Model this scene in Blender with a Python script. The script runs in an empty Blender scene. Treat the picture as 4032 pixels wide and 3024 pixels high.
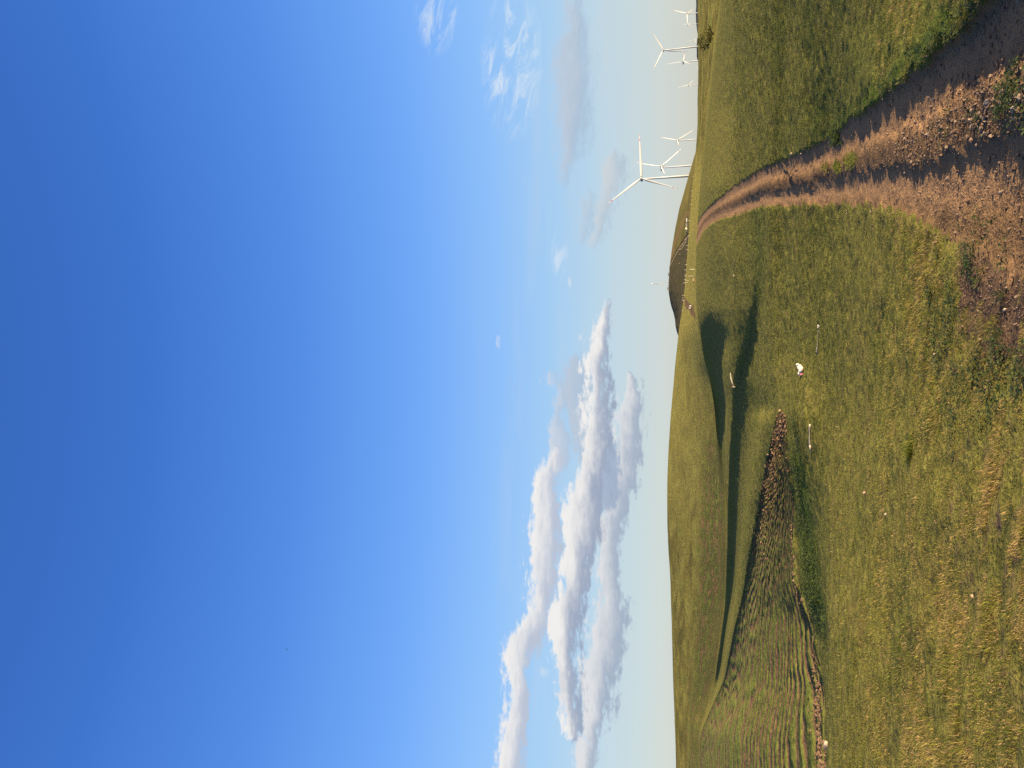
import bpy, bmesh, math, random
import numpy as np
from mathutils import Vector, Matrix

random.seed(4); RNG = np.random.default_rng(7)
SC = bpy.context.scene
COL = SC.collection
R = math.radians

# ------------------------------------------------------------------ camera
F = 2912.0                        # focal length in photo pixels
CAM_Z = 1.62
TP = 729.0 / F
PITCH = math.atan(TP)
cp, sp = math.cos(PITCH), math.sin(PITCH)
cam = bpy.data.cameras.new("camera")
cam.sensor_fit = 'HORIZONTAL'; cam.sensor_width = 36.0; cam.lens = 36.0 * F / 4032.0
cam.clip_start = 0.05; cam.clip_end = 60000
camo = bpy.data.objects.new("camera", cam); COL.objects.link(camo)
fw = Vector((0, cp, sp)); up = Vector((0, -sp, cp)); rt = Vector((1, 0, 0))
M = Matrix((( -up.x, rt.x, -fw.x, 0), (-up.y, rt.y, -fw.y, 0), (-up.z, rt.z, -fw.z, CAM_Z), (0, 0, 0, 1)))
camo.matrix_world = M             # the photograph lies on its side: its left edge is up
SC.camera = camo

# ------------------------------------------------------------------ sun, exposure
SUN_EL, SUN_AZ = 14.0, 110.0      # azimuth clockwise from straight ahead
EXPOSURE = 1.35
sun = bpy.data.lights.new("sun", 'SUN'); sun.energy = 5.0; sun.angle = R(0.5); sun.color = (1.0, 0.80, 0.56)
suno = bpy.data.objects.new("sun", sun); COL.objects.link(suno)
sd = Vector((math.sin(R(SUN_AZ)) * math.cos(R(SUN_EL)), math.cos(R(SUN_AZ)) * math.cos(R(SUN_EL)), math.sin(R(SUN_EL))))
suno.rotation_euler = sd.to_track_quat('Z', 'Y').to_euler(); suno.location = (40, -20, 30)
vs = SC.view_settings
vs.view_transform = 'Standard'; vs.look = 'None'; vs.gamma = 1; vs.exposure = EXPOSURE; vs.use_curve_mapping = False
SC.cycles.use_denoising = False; SC.cycles.max_bounces = 5; SC.cycles.diffuse_bounces = 2; SC.cycles.transparent_max_bounces = 4


class NT:
    """small helper to write node trees as expressions"""
    def __init__(s, tree):
        s.t = tree; s.n = tree.nodes; s.l = tree.links
    def new(s, typ, **kw):
        nd = s.n.new(typ)
        for k, v in kw.items(): setattr(nd, k, v)
        return nd
    def put(s, sock, v):
        if hasattr(v, 'is_output'): s.l.new(v, sock)
        elif isinstance(v, (tuple, list)):
            if len(v) == 3 and sock.type == 'RGBA': v = tuple(v) + (1,)
            sock.default_value = v
        else: sock.default_value = v
    def m(s, op, a, b=0.0, c=0.0, clamp=False):
        nd = s.new('ShaderNodeMath', operation=op, use_clamp=clamp)
        s.put(nd.inputs[0], a); s.put(nd.inputs[1], b); s.put(nd.inputs[2], c)
        return nd.outputs[0]
    def add(s, a, b): return s.m('ADD', a, b)
    def sub(s, a, b): return s.m('SUBTRACT', a, b)
    def mul(s, a, b): return s.m('MULTIPLY', a, b)
    def ss(s, x, lo, hi):
        nd = s.new('ShaderNodeMapRange', interpolation_type='SMOOTHSTEP')
        s.put(nd.inputs['Value'], x); s.put(nd.inputs['From Min'], lo); s.put(nd.inputs['From Max'], hi)
        return nd.outputs[0]
    def mix(s, f, a, b, mode='MIX'):
        nd = s.new('ShaderNodeMix', data_type='RGBA', blend_type=mode)
        s.put(nd.inputs[0], f); s.put(nd.inputs[6], a); s.put(nd.inputs[7], b)
        return nd.outputs[2]
    def xyz(s, x, y, z):
        nd = s.new('ShaderNodeCombineXYZ')
        for i, v in enumerate((x, y, z)): s.put(nd.inputs[i], v)
        return nd.outputs[0]
    def sep(s, v):
        nd = s.new('ShaderNodeSeparateXYZ'); s.put(nd.inputs[0], v); return nd.outputs
    def seprgb(s, v):
        nd = s.new('ShaderNodeSeparateColor'); s.put(nd.inputs[0], v); return nd.outputs
    def noise(s, v, scale, detail=4, rough=0.55, dist=0.0):
        nd = s.new('ShaderNodeTexNoise')
        s.put(nd.inputs['Vector'], v); nd.inputs['Scale'].default_value = scale
        nd.inputs['Detail'].default_value = detail; nd.inputs['Roughness'].default_value = rough
        nd.inputs['Distortion'].default_value = dist
        return nd.outputs[0]
    def vscale(s, v, k):
        nd = s.new('ShaderNodeVectorMath', operation='MULTIPLY'); s.put(nd.inputs[0], v); s.put(nd.inputs[1], k); return nd.outputs[0]
    def attr(s, name):
        nd = s.new('ShaderNodeAttribute', attribute_name=name); return nd
    def ramp(s, f, stops):
        nd = s.new('ShaderNodeValToRGB'); el = nd.color_ramp.elements
        while len(el) > 1: el.remove(el[-1])
        el[0].position = stops[0][0]; el[0].color = tuple(stops[0][1]) + (1,)
        for p, c in stops[1:]:
            e = el.new(p); e.color = tuple(c) + (1,)
        s.put(nd.inputs[0], f); return nd.outputs[0]
    def curve(s, x, pts):
        nd = s.new('ShaderNodeFloatCurve'); c = nd.mapping.curves[0]
        pts = sorted(pts)
        while len(c.points) > 2: c.points.remove(c.points[1])
        c.points[0].location = pts[0]; c.points[1].location = pts[-1]
        for p in pts[1:-1]: c.points.new(*p)
        for p in c.points: p.handle_type = 'AUTO_CLAMPED'
        nd.mapping.extend = 'HORIZONTAL'
        nd.mapping.update(); s.put(nd.inputs['Value'], x); return nd.outputs[0]


def ray(x, y):
    """photo pixel -> world direction (arrays welcome)"""
    v = (np.asarray(x, float) - 2016) / F; u = (1512 - np.asarray(y, float)) / F
    return u, cp + v * sp, sp - v * cp

def tanel(x):                     # tangent of elevation in the plane straight ahead
    _, dy, dz = ray(x, 1512.0); return dz / dy

def azt(x, y):
    dx, dy, dz = ray(x, y)
    return np.degrees(np.arctan2(dx, dy)), dz / np.hypot(dx, dy)

def proj(az, t):
    """azimuth in degrees and z/r -> photo pixel"""
    a = np.radians(az); dx = np.sin(a); dy = np.cos(a); dz = t
    cz = cp * dy + sp * dz; cu = -sp * dy + cp * dz
    cz = np.where(cz < 0.05, np.nan, cz)
    return 2016 - F * cu / cz, 1512 - F * dx / cz

# ------------------------------------------------------------------ sky and clouds (world)
W = bpy.data.worlds.new("World"); SC.world = W; W.use_nodes = True
w = NT(W.node_tree); w.n.clear()
wout = w.new('ShaderNodeOutputWorld'); bg = w.new('ShaderNodeBackground'); bg.inputs['Strength'].default_value = 0.1
w.l.new(bg.outputs[0], wout.inputs[0])
sky = w.new('ShaderNodeTexSky', sky_type='NISHITA'); sky.sun_disc = False
sky.sun_elevation = R(SUN_EL); sky.sun_rotation = R(SUN_AZ); sky.altitude = 900; sky.air_density = 1.0; sky.dust_density = 0.6; sky.ozone_density = 1.6
geo = w.new('ShaderNodeTexCoord'); D = geo.outputs['Generated']
dx, dy, dz = w.sep(D)
el = w.m('MAXIMUM', dz, 0.0)
# deep clean-air blue overhead, pale near the horizon
def srgb(*c): return tuple((v / 255 / 12.92 if v < 10 else ((v / 255 + 0.055) / 1.055) ** 2.4) * 10.0 / 2 ** EXPOSURE for v in c)
grad = w.ramp(el, [(0.0, srgb(204, 205, 196)), (0.045, srgb(204, 212, 210)), (0.11, srgb(192, 214, 226)), (0.185, srgb(166, 206, 242)), (0.26, srgb(142, 192, 251)), (0.36, srgb(112, 170, 250)), (0.50, srgb(82, 141, 231)), (0.65, srgb(59, 115, 206)), (0.80, srgb(48, 99, 184)), (1.0, srgb(40, 86, 165))])
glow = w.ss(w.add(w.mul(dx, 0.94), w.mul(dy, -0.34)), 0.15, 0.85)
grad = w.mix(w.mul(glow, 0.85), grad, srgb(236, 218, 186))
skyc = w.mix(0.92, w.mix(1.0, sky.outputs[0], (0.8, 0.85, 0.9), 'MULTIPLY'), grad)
fwd = w.m('GREATER_THAN', dy, 0.12)
dys = w.m('MAXIMUM', dy, 0.12)
CA = w.m('DIVIDE', dx, dys); CB = w.m('DIVIDE', dz, dys)
AR, BR = 1.6, 1.2
an = w.add(w.mul(CA, 1 / AR), 0.5)
cv = w.xyz(CA, w.mul(CB, 1.0), 0.0)
CK = 10.0 / 2 ** EXPOSURE         # cloud radiance in units of the background strength and the exposure
n_big = w.noise(w.vscale(cv, (10, 34, 1)), 1.0, 8, 0.60)
n_fin = w.noise(w.vscale(cv, (46, 112, 1)), 1.0, 6, 0.62)
n_shd = w.noise(w.vscale(cv, (13, 44, 1)), 1.0, 6, 0.6)
n_mic = w.noise(w.vscale(cv, (105, 200, 1)), 1.0, 5, 0.65)
CBn = w.add(w.add(w.add(CB, w.mul(w.sub(n_big, 0.5), 0.042)), w.mul(w.sub(n_fin, 0.5), 0.042)), w.mul(w.sub(n_mic, 0.5), 0.014))

def ab(x, y):
    d = ray(x, y); return d[0] / d[1], d[2] / d[1]

def cloud(cur, rows, soft, opac, lit, shade, gamma=1.0, edge=0.0, infl=0.0055):
    tp, bt = [], []
    for y, t, b in rows:
        a, bb = ab(t, y); tp.append((a / AR + 0.5, max(bb, 0.0) / BR))
        a, bb = ab(b, y); bt.append((a / AR + 0.5, max(bb, 0.0) / BR))
    ends = [(tp[i], bt[i], rows[i][0]) for i in (0, -1)]
    for (t0, b0, y0) in ends:     # taper to nothing past the ends
        if y0 > 3024 or y0 < 0: continue
        e = -0.022 if y0 == max(r[0] for r in rows) else 0.022
        mid = (t0[1] + b0[1]) / 2
        tp.append((t0[0] + e, mid - 0.022)); bt.append((b0[0] + e, mid + 0.022))
    T = w.add(w.mul(w.curve(an, tp), BR), infl); Bm = w.sub(w.mul(w.curve(an, bt), BR), infl)
    inside = w.m('MINIMUM', w.sub(T, CBn), w.sub(CBn, Bm))
    d = w.ss(w.add(inside, w.mul(w.sub(n_shd, 0.5), edge * 0.8)), -soft * 0.22, soft * 0.42)
    CBs = w.add(CB, w.mul(w.sub(CBn, CB), 0.45))
    rel = w.m('DIVIDE', w.sub(CBs, Bm), w.m('MAXIMUM', w.sub(T, Bm), 0.004))
    rel = w.add(rel, w.mul(w.sub(n_shd, 0.5), 0.9))
    col = w.mix(w.ss(rel, 0.12, 0.88), shade, lit)
    return w.mix(w.mul(w.mul(d, opac), fwd), cur, col)

def ck(c): return tuple(v * CK for v in c)
WHITE = ck((0.90, 0.875, 0.845)); GREY = ck((0.33, 0.39, 0.52)); MID = ck((0.52, 0.56, 0.64))
# low veil of thin haze cloud close to the horizon
veil = w.noise(w.vscale(cv, (3.0, 26, 1)), 1.0, 5, 0.55)
veilm = w.mul(w.ss(CB, 0.36, 0.10), w.ss(CB, -0.01, 0.05))
cur = w.mix(w.mul(w.mul(w.ss(veil, 0.45, 0.75), veilm), 0.35), skyc, ck((0.60, 0.66, 0.70)))
# cirrus wisps
cir = w.noise(w.vscale(w.xyz(w.add(CA, w.mul(CB, 0.4)), w.add(CB, w.mul(CA, 0.15)), 0.3), (16, 46, 1)), 1.0, 9, 0.68, 0.8)
cirf = w.ss(cir, 0.44, 0.66)
def ell(x, y, hx, hy):
    a0, b0 = ab(x, y); k = F * 1.02
    return w.ss(w.add(w.m('POWER', w.mul(w.sub(CA, a0), k / hy), 2.0), w.m('POWER', w.mul(w.sub(CB, b0), k / hx), 2.0)), 1.0, 0.0)
reg = w.m('MAXIMUM', w.mul(ell(2015, 250, 150, 360), 1.25), w.m('MAXIMUM', ell(1720, 20, 120, 240), w.mul(ell(2205, 1010, 45, 130), 0.9)))
cur = w.mix(w.mul(w.mul(w.m('MULTIPLY', cirf, reg, clamp=True), 0.75), fwd), cur, ck((0.70, 0.80, 0.90)))
puff = w.m('MAXIMUM', ell(1962, 1345, 15, 40), w.m('MAXIMUM', ell(2242, 1114, 12, 36), w.m('MAXIMUM', ell(2285, 1330, 12, 24), w.mul(ell(2140, 2648, 36, 40), 0.75))))
cur = w.mix(w.mul(w.mul(w.mul(w.ss(w.add(w.mul(puff, 0.9), w.mul(w.sub(n_fin, 0.5), 3.6)), 0.25, 1.1), w.ss(puff, 0.0, 0.8)), 0.42), fwd), cur, ck((0.78, 0.80, 0.85)))
cur = cloud(cur, [(-100, 2238, 2250), (0, 2245, 2270), (100, 2238, 2300), (190, 2205, 2310), (300, 2202, 2318), (400, 2202, 2312), (520, 2205, 2300), (600, 2207, 2280), (650, 2212, 2255), (700, 2214, 2228)], 0.040, 0.62, ck((0.56, 0.57, 0.62)), ck((0.38, 0.47, 0.60)))
cur = cloud(cur, [(650, 2385, 2455), (720, 2385, 2450), (790, 2365, 2430), (870, 2345, 2395), (930, 2332, 2360)], 0.030, 0.78, ck((0.64, 0.66, 0.68)), ck((0.44, 0.54, 0.64)))
cur = cloud(cur, [(780, 2300, 2322), (820, 2284, 2330), (880, 2282, 2312), (930, 2282, 2300)], 0.028, 0.6, ck((0.56, 0.62, 0.70)), ck((0.42, 0.54, 0.66)))
cur = cloud(cur, [(3100, 2270, 2330), (3024, 2280, 2342), (2916, 2293, 2361), (2781, 2303, 2395), (2713, 2300, 2401), (2578, 2320, 2442), (2510, 2334, 2449), (2374, 2358, 2462), (2306, 2361, 2445), (2239, 2361, 2430), (2103, 2361, 2438), (1968, 2395, 2462), (1900, 2415, 2476), (1805, 2429, 2497), (1697, 2431, 2518), (1642, 2425, 2524), (1570, 2464, 2529), (1510, 2470, 2500)], 0.020, 0.92, ck((0.76, 0.76, 0.77)), ck((0.36, 0.43, 0.55)), edge=0.07)
cur = cloud(cur, [(1960, 2361, 2421), (1860, 2355, 2425), (1805, 2365, 2425), (1740, 2380, 2420)], 0.020, 0.9, ck((0.42, 0.49, 0.62)), ck((0.34, 0.42, 0.57)))
cur = cloud(cur, [(1800, 2268, 2312), (1700, 2262, 2312), (1640, 2262, 2310), (1588, 2235, 2300), (1530, 2245, 2302), (1480, 2250, 2300), (1425, 2258, 2288)], 0.022, 0.72, MID, ck((0.40, 0.50, 0.64)), edge=0.05)
cur = cloud(cur, [(2870, 2235, 2270), (2781, 2211, 2280), (2713, 2191, 2268), (2645, 2191, 2269), (2510, 2178, 2269), (2442, 2181, 2276), (2306, 2208, 2306), (2171, 2218, 2333), (2035, 2225, 2367), (1913, 2252, 2372), (1805, 2295, 2388), (1697, 2305, 2391), (1588, 2322, 2393), (1520, 2330, 2392), (1452, 2312, 2385), (1400, 2325, 2390), (1344, 2339, 2391), (1280, 2366, 2392), (1214, 2382, 2392)], 0.020, 0.96, WHITE, GREY, edge=0.05)
cur = cloud(cur, [(1800, 2170, 2240), (1750, 2166, 2241), (1700, 2160, 2235), (1640, 2170, 2215), (1580, 2175, 2225), (1540, 2180, 2215), (1500, 2165, 2190)], 0.022, 0.82, ck((0.66, 0.69, 0.75)), ck((0.46, 0.56, 0.70)), edge=0.04)
cur = cloud(cur, [(3100, 1940, 2050), (3024, 1957, 2059), (2916, 1978, 2059), (2781, 2000, 2066), (2645, 1995, 2066), (2578, 2005, 2095), (2510, 2018, 2130), (2442, 2062, 2150), (2374, 2093, 2161), (2239, 2100, 2178), (2056, 2096, 2195), (1985, 2110, 2190), (1900, 2117, 2187), (1859, 2138, 2190), (1805, 2165, 2200)], 0.022, 0.95, WHITE, ck((0.50, 0.55, 0.66)))
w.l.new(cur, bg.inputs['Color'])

# ------------------------------------------------------------------ numpy noise
def _hash(ix, iy, seed):
    h = (ix.astype(np.int64) * 374761393 + iy.astype(np.int64) * 668265263 + seed * 1442695041) & 0x7fffffff
    h = ((h ^ (h >> 13)) * 1274126177) & 0x7fffffff
    return ((h ^ (h >> 16)) & 0xffff) / 65535.0
def vnoise(x, y, seed=0):
    ix = np.floor(x); iy = np.floor(y); fx = x - ix; fy = y - iy
    fx = fx * fx * (3 - 2 * fx); fy = fy * fy * (3 - 2 * fy)
    a = _hash(ix, iy, seed); b = _hash(ix + 1, iy, seed); c = _hash(ix, iy + 1, seed); d = _hash(ix + 1, iy + 1, seed)
    return a + (b - a) * fx + (c - a) * fy + (a - b - c + d) * fx * fy
def fbm(x, y, oct=4, seed=0):
    s = 0; a = 0.5
    for o in range(oct):
        s = s + a * vnoise(x * 2 ** o, y * 2 ** o, seed + o * 17); a *= 0.5
    return s / (1 - 0.5 ** oct)
def sstep(x, lo, hi):
    t = np.clip((x - lo) / (hi - lo), 0, 1); return t * t * (3 - 2 * t)

# ------------------------------------------------------------------ terrain: lines across the land, near to far, joined by a smooth loft
# rows: (photo y, photo x, ground distance in metres); 'z' lines: (photo y, height relative to the eye, distance)
def zl(*rows): return ('z', rows)
def pl(*rows): return ('p', rows)
LINES = [
 ('foot', zl((-200, -1.62, .6), (3224, -1.62, .6))),
 ('step', zl((-200, -1.80, 2.), (3224, -1.74, 2.))),
 ('near', zl((-200, -2.15, 3.8), (1500, -2.0, 3.6), (3224, -1.85, 3.4))),
 ('L1', pl((-200, 4032, 8.6), (800, 4032, 8.0), (1500, 4032, 7.0), (3224, 4032, 5.3))),
 ('L2', pl((-200, 3600, 14.5), (700, 3600, 13), (1500, 3600, 12), (3224, 3600, 10.5))),
 ('L3', pl((-200, 3270, 29), (600, 3270, 31), (1000, 3270, 31), (1500, 3270, 29.5), (2200, 3270, 26), (2600, 3270, 23.5), (3224, 3270, 21.5))),
 ('B2', pl((-200, 3160, 36), (600, 3150, 37), (1000, 3150, 37.5), (1400, 3145, 37), (1656, 3150, 33.5), (1900, 3190, 32.5), (2100, 3215, 33), (2306, 3240, 31.5), (2442, 3262, 30), (2578, 3275, 29), (2713, 3282, 28), (3224, 3286, 27))),
 ('P1', pl((-200, 3085, 43), (600, 3080, 44), (1000, 3080, 44.5), (1400, 3080, 43), (1617, 3085, 39.5), (1656, 3099, 38), (1825, 3112, 38.5), (1900, 3122, 39), (2103, 3139, 40.5), (2306, 3150, 40.5), (2442, 3207, 39), (2578, 3227, 37.5), (2713, 3248, 36), (2916, 3253, 35.5), (3224, 3256, 35))),
 ('PA', ('f', 0.35)),
 ('PB', ('f', 0.70)),
 ('P2', pl((-200, 3040, 46), (1000, 3035, 47), (1400, 3040, 46.5), (1617, 3073, 41), (1661, 3056, 43), (1772, 3032, 48), (1950, 2997, 58), (2137, 2963, 72), (2340, 2929, 95), (2476, 2895, 117), (2679, 2855, 160), (2747, 2821, 187), (2883, 2760, 235), (3024, 2755, 250), (3224, 2756, 260))),
 ('P3', pl((-200, 3037, 46.4), (1000, 3032, 47.4), (1400, 3037, 46.9), (1617, 3071, 41.3), (1661, 3050, 43.4), (1772, 3025, 48.4), (1950, 2991, 58.4), (2137, 2957.5, 72.5), (2340, 2924.5, 95.6), (2476, 2891, 117.7), (2679, 2851.5, 161), (2747, 2818, 188), (2883, 2758, 236.5), (3024, 2754, 251.5), (3224, 2755, 261.5))),
 ('M1', pl((-200, 2965, 57), (422, 2955, 58), (740, 2960, 57), (1000, 3000, 53), (1100, 3000, 54), (1198, 2985, 58), (1343, 2954, 67), (1420, 2928, 73.5), (1500, 2906, 80.3), (1632, 2901, 89.2), (1777, 2896, 99), (1921, 2886, 111), (2171, 2884, 135), (2374, 2870, 166), (2578, 2841, 206), (2679, 2824, 241), (2780, 2797, 257), (2883, 2757.5, 262), (3024, 2752, 272), (3224, 2752, 282))),
 ('M2', pl((-200, 2940, 62), (740, 2935, 62), (1000, 2962, 58), (1100, 2965, 58), (1198, 2958, 60.5), (1343, 2931, 68.5), (1420, 2905, 75), (1500, 2888, 82), (1632, 2883, 91), (1777, 2873, 101), (1921, 2868, 112.5), (2171, 2865, 137), (2374, 2858, 168), (2578, 2831, 208), (2679, 2818, 243), (2780, 2793, 259), (2883, 2755.5, 265), (3224, 2750, 285))),
 ('M3', pl((-200, 2868, 88), (422, 2830, 95), (740, 2800, 90), (1000, 2803, 90), (1150, 2808, 92), (1220, 2806, 94), (1270, 2802, 99), (1310, 2801, 105), (1343, 2802, 110.5), (1390, 2803, 115.3), (1439, 2807, 119), (1511, 2818, 124.3), (1584, 2829, 131.3), (1728, 2838, 143.3), (1850, 2848, 148), (1921, 2856, 148), (2171, 2858, 152), (2374, 2852, 182), (2578, 2825, 225), (2679, 2812, 262), (2780, 2788, 280), (2883, 2753, 300), (3224, 2746, 310))),
 ('M4', pl((-200, 2850, 115), (0, 2836, 118), (170, 2813, 122), (300, 2798, 126), (422, 2783, 130), (600, 2768, 134), (740, 2756, 135), (940, 2743, 130), (1060, 2740, 125), (1150, 2741, 121), (1220, 2745, 118.5), (1260, 2749, 117), (1310, 2757, 117.5), (1350, 2762, 119), (1400, 2770, 122), (1500, 2796, 127), (1600, 2812, 134), (1728, 2824, 146), (1850, 2840, 151.5), (1921, 2850, 152), (2171, 2852, 160), (2374, 2845, 195), (2578, 2818, 240), (2679, 2805, 280), (2780, 2782, 300), (2883, 2749, 330), (3224, 2740, 340))),
 ('F1', pl((-200, 2845, 180), (0, 2838, 185), (170, 2816, 185), (300, 2802, 185), (422, 2788, 185), (600, 2773, 180), (740, 2760, 178), (940, 2746, 178), (1150, 2743, 178), (1250, 2749, 168), (1310, 2759, 160), (1400, 2776, 158), (1500, 2802, 165), (1600, 2815, 170), (1728, 2815, 190), (1921, 2835, 190), (2171, 2835, 200), (2374, 2825, 235), (2578, 2795, 290), (2780, 2765, 350), (2883, 2735, 370), (3224, 2725, 380))),
 ('F2', pl((-200, 2795, 290), (0, 2792, 290), (300, 2775, 290), (600, 2757, 280), (740, 2745, 270), (940, 2727, 280), (1150, 2720, 290), (1310, 2715, 290), (1500, 2735, 290), (1728, 2745, 300), (1921, 2750, 310), (2374, 2750, 340), (2780, 2720, 430), (3224, 2700, 450))),
 ('F3', pl((-200, 2748, 480), (0, 2748, 480), (300, 2749, 480), (500, 2747, 470), (600, 2741, 450), (650, 2736, 440), (750, 2727, 420), (850, 2717, 410), (930, 2711, 410), (1000, 2706, 410), (1150, 2696, 420), (1240, 2683, 470), (1320, 2670, 520), (1500, 2654, 560), (1650, 2641, 580), (1800, 2631, 600), (1900, 2628, 620), (2000, 2627, 630), (2150, 2631, 640), (2300, 2641, 650), (2700, 2652, 660), (3024, 2662, 660), (3224, 2668, 660))),
 ('F4', zl((-200, -7, 850), (600, -6, 850), (1000, 0, 850), (1320, 2, 850), (1900, 10, 900), (3224, 8, 950))),
 ('F5', zl((-200, -45, 2400), (3224, -35, 2400))),
 ('F6', zl((-200, -62, 6000), (3224, -62, 6000))),
 ('F7', zl((-200, -100, 20000), (3224, -100, 20000))),
]
LI = {n: i for i, (n, _) in enumerate(LINES)}
NL = len(LINES)
AZG = np.arange(-33.0, 33.0001, 0.08)

def line_tab(spec, sig=0.35):
    kind, rows = spec
    az, t, lr = [], [], []
    for y, v, r in rows:
        if kind == 'p': a, tt = azt(v, y)
        else: a, _ = azt(2745, y); tt = v / r
        az.append(float(a)); t.append(float(tt)); lr.append(math.log(r))
    o = np.argsort(az); az = np.array(az)[o]; t = np.array(t)[o]; lr = np.array(lr)[o]
    T = np.interp(AZG, az, t); L = np.interp(AZG, az, lr)
    k = np.exp(-0.5 * (np.arange(-16, 17) * 0.08 / sig) ** 2); k /= k.sum()
    def sm(v): return np.convolve(np.pad(v, 16, mode='edge'), k, mode='valid')
    return sm(T), sm(L)

TT = np.zeros((NL, len(AZG))); LR = np.zeros((NL, len(AZG)))
for i, (n, s) in enumerate(LINES):
    if s[0] == 'f': continue
    TT[i], LR[i] = line_tab(s, 0.30 if n in ('P1', 'P2', 'P3', 'M1', 'M2', 'M3', 'M4') else 0.45)
for n in ('PA', 'PB'):            # the tilled ground is an even slope between its two edges
    i1, i2, q = LI['P1'], LI['P2'], dict(LINES)[n][1]
    r1, r2 = np.exp(LR[i1]), np.exp(LR[i2]); kk = (r2 * TT[i2] - r1 * TT[i1]) / (r2 - r1)
    tq = TT[i1] + (TT[i2] - TT[i1]) * q
    TT[LI[n]] = tq; LR[LI[n]] = np.log(np.clip((r1 * TT[i1] - kk * r1) / np.minimum(tq - kk, -1e-4), r1 * 1.01, r2 * 0.99))
for i in range(1, NL):
    LR[i] = np.maximum(LR[i], LR[i - 1] + 0.004)

def pchip_slopes(x, y):
    h = np.diff(x, axis=0); d = np.diff(y, axis=0) / h
    m = np.zeros_like(y)
    w1 = 2 * h[1:] + h[:-1]; w2 = h[1:] + 2 * h[:-1]
    with np.errstate(divide='ignore', invalid='ignore'):
        hm = (w1 + w2) / (w1 / d[:-1] + w2 / d[1:])
    m[1:-1] = np.where(d[:-1] * d[1:] > 0, hm, 0)
    m[0] = d[0]; m[-1] = d[-1]
    return np.nan_to_num(m)
MS = pchip_slopes(LR, TT)

def ground_t(az, lr):
    """z/r and line coordinate for arrays of azimuth (deg) and log distance"""
    az = np.clip(np.asarray(az, float), AZG[0], AZG[-1]); lr = np.asarray(lr, float)
    az, lr = np.broadcast_arrays(az, lr)
    f = (az - AZG[0]) / 0.08; j = np.clip(f.astype(int), 0, len(AZG) - 2); f = f - j
    def at(A, i): return A[i, j] * (1 - f) + A[i, j + 1] * f
    k = np.zeros(az.shape, int)
    for i in range(1, NL - 1):
        k = np.where(lr >= at(LR, np.full(az.shape, i)), i, k)
    x0 = at(LR, k); x1 = at(LR, k + 1); y0 = at(TT, k); y1 = at(TT, k + 1); m0 = at(MS, k); m1 = at(MS, k + 1)
    h = x1 - x0; s = np.clip((lr - x0) / h, 0, 1)
    s2 = s * s; s3 = s2 * s
    t = (2 * s3 - 3 * s2 + 1) * y0 + (s3 - 2 * s2 + s) * h * m0 + (-2 * s3 + 3 * s2) * y1 + (s3 - s2) * h * m1
    return t, k + s

# near-to-far profile per column, used to find where a sight line meets the ground
HR = np.linspace(math.log(1.0), math.log(900.0), 1400)
HAZ = np.arange(-32, 32.001, 0.16)
HT, _ = ground_t(HAZ[:, None], HR[None, :])
HM = np.maximum.accumulate(HT, axis=1)
def hit(x, y, after=None):
    """photo pixel -> ground point (x, y, z) and distance"""
    x = np.atleast_1d(np.asarray(x, float)); y = np.atleast_1d(np.asarray(y, float))
    a, t = azt(x, y)
    j = np.clip(np.round((a - HAZ[0]) / 0.16).astype(int), 0, len(HAZ) - 1)
    lr = np.empty(len(x))
    for q in range(len(x)):
        row = HM[j[q]]; i = int(np.searchsorted(row, t[q]))
        i = min(max(i, 1), len(HR) - 1)
        d = row[i] - row[i - 1]
        lr[q] = HR[i - 1] + (HR[i] - HR[i - 1]) * (np.clip((t[q] - row[i - 1]) / d, 0, 1) if d > 1e-9 else 1)
    r = np.exp(lr); t2, _ = ground_t(a, lr)
    ar = np.radians(a)
    return np.stack([r * np.sin(ar), r * np.cos(ar), r * t2 + CAM_Z], 1), r

# ---- road edges in the photograph (x: right edge y, left edge y)
RX = np.array([2700, 2743, 2755, 2770, 2800, 2850, 2900, 3000, 3200, 3400, 3600, 3800, 4032, 4300], float)
RRT = np.array([925, 890, 862, 841, 807, 764, 725, 663, 579, 440, 283, 139, -110, -350], float)
RLF = np.array([1000, 968, 937, 908, 880, 857, 846, 812, 806, 800, 845, 862, 880, 900], float)
def road_s(px, py):
    a = np.interp(px, RX, RRT); b = np.interp(px, RX, RLF)
    return (py - a) / (b - a)

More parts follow.
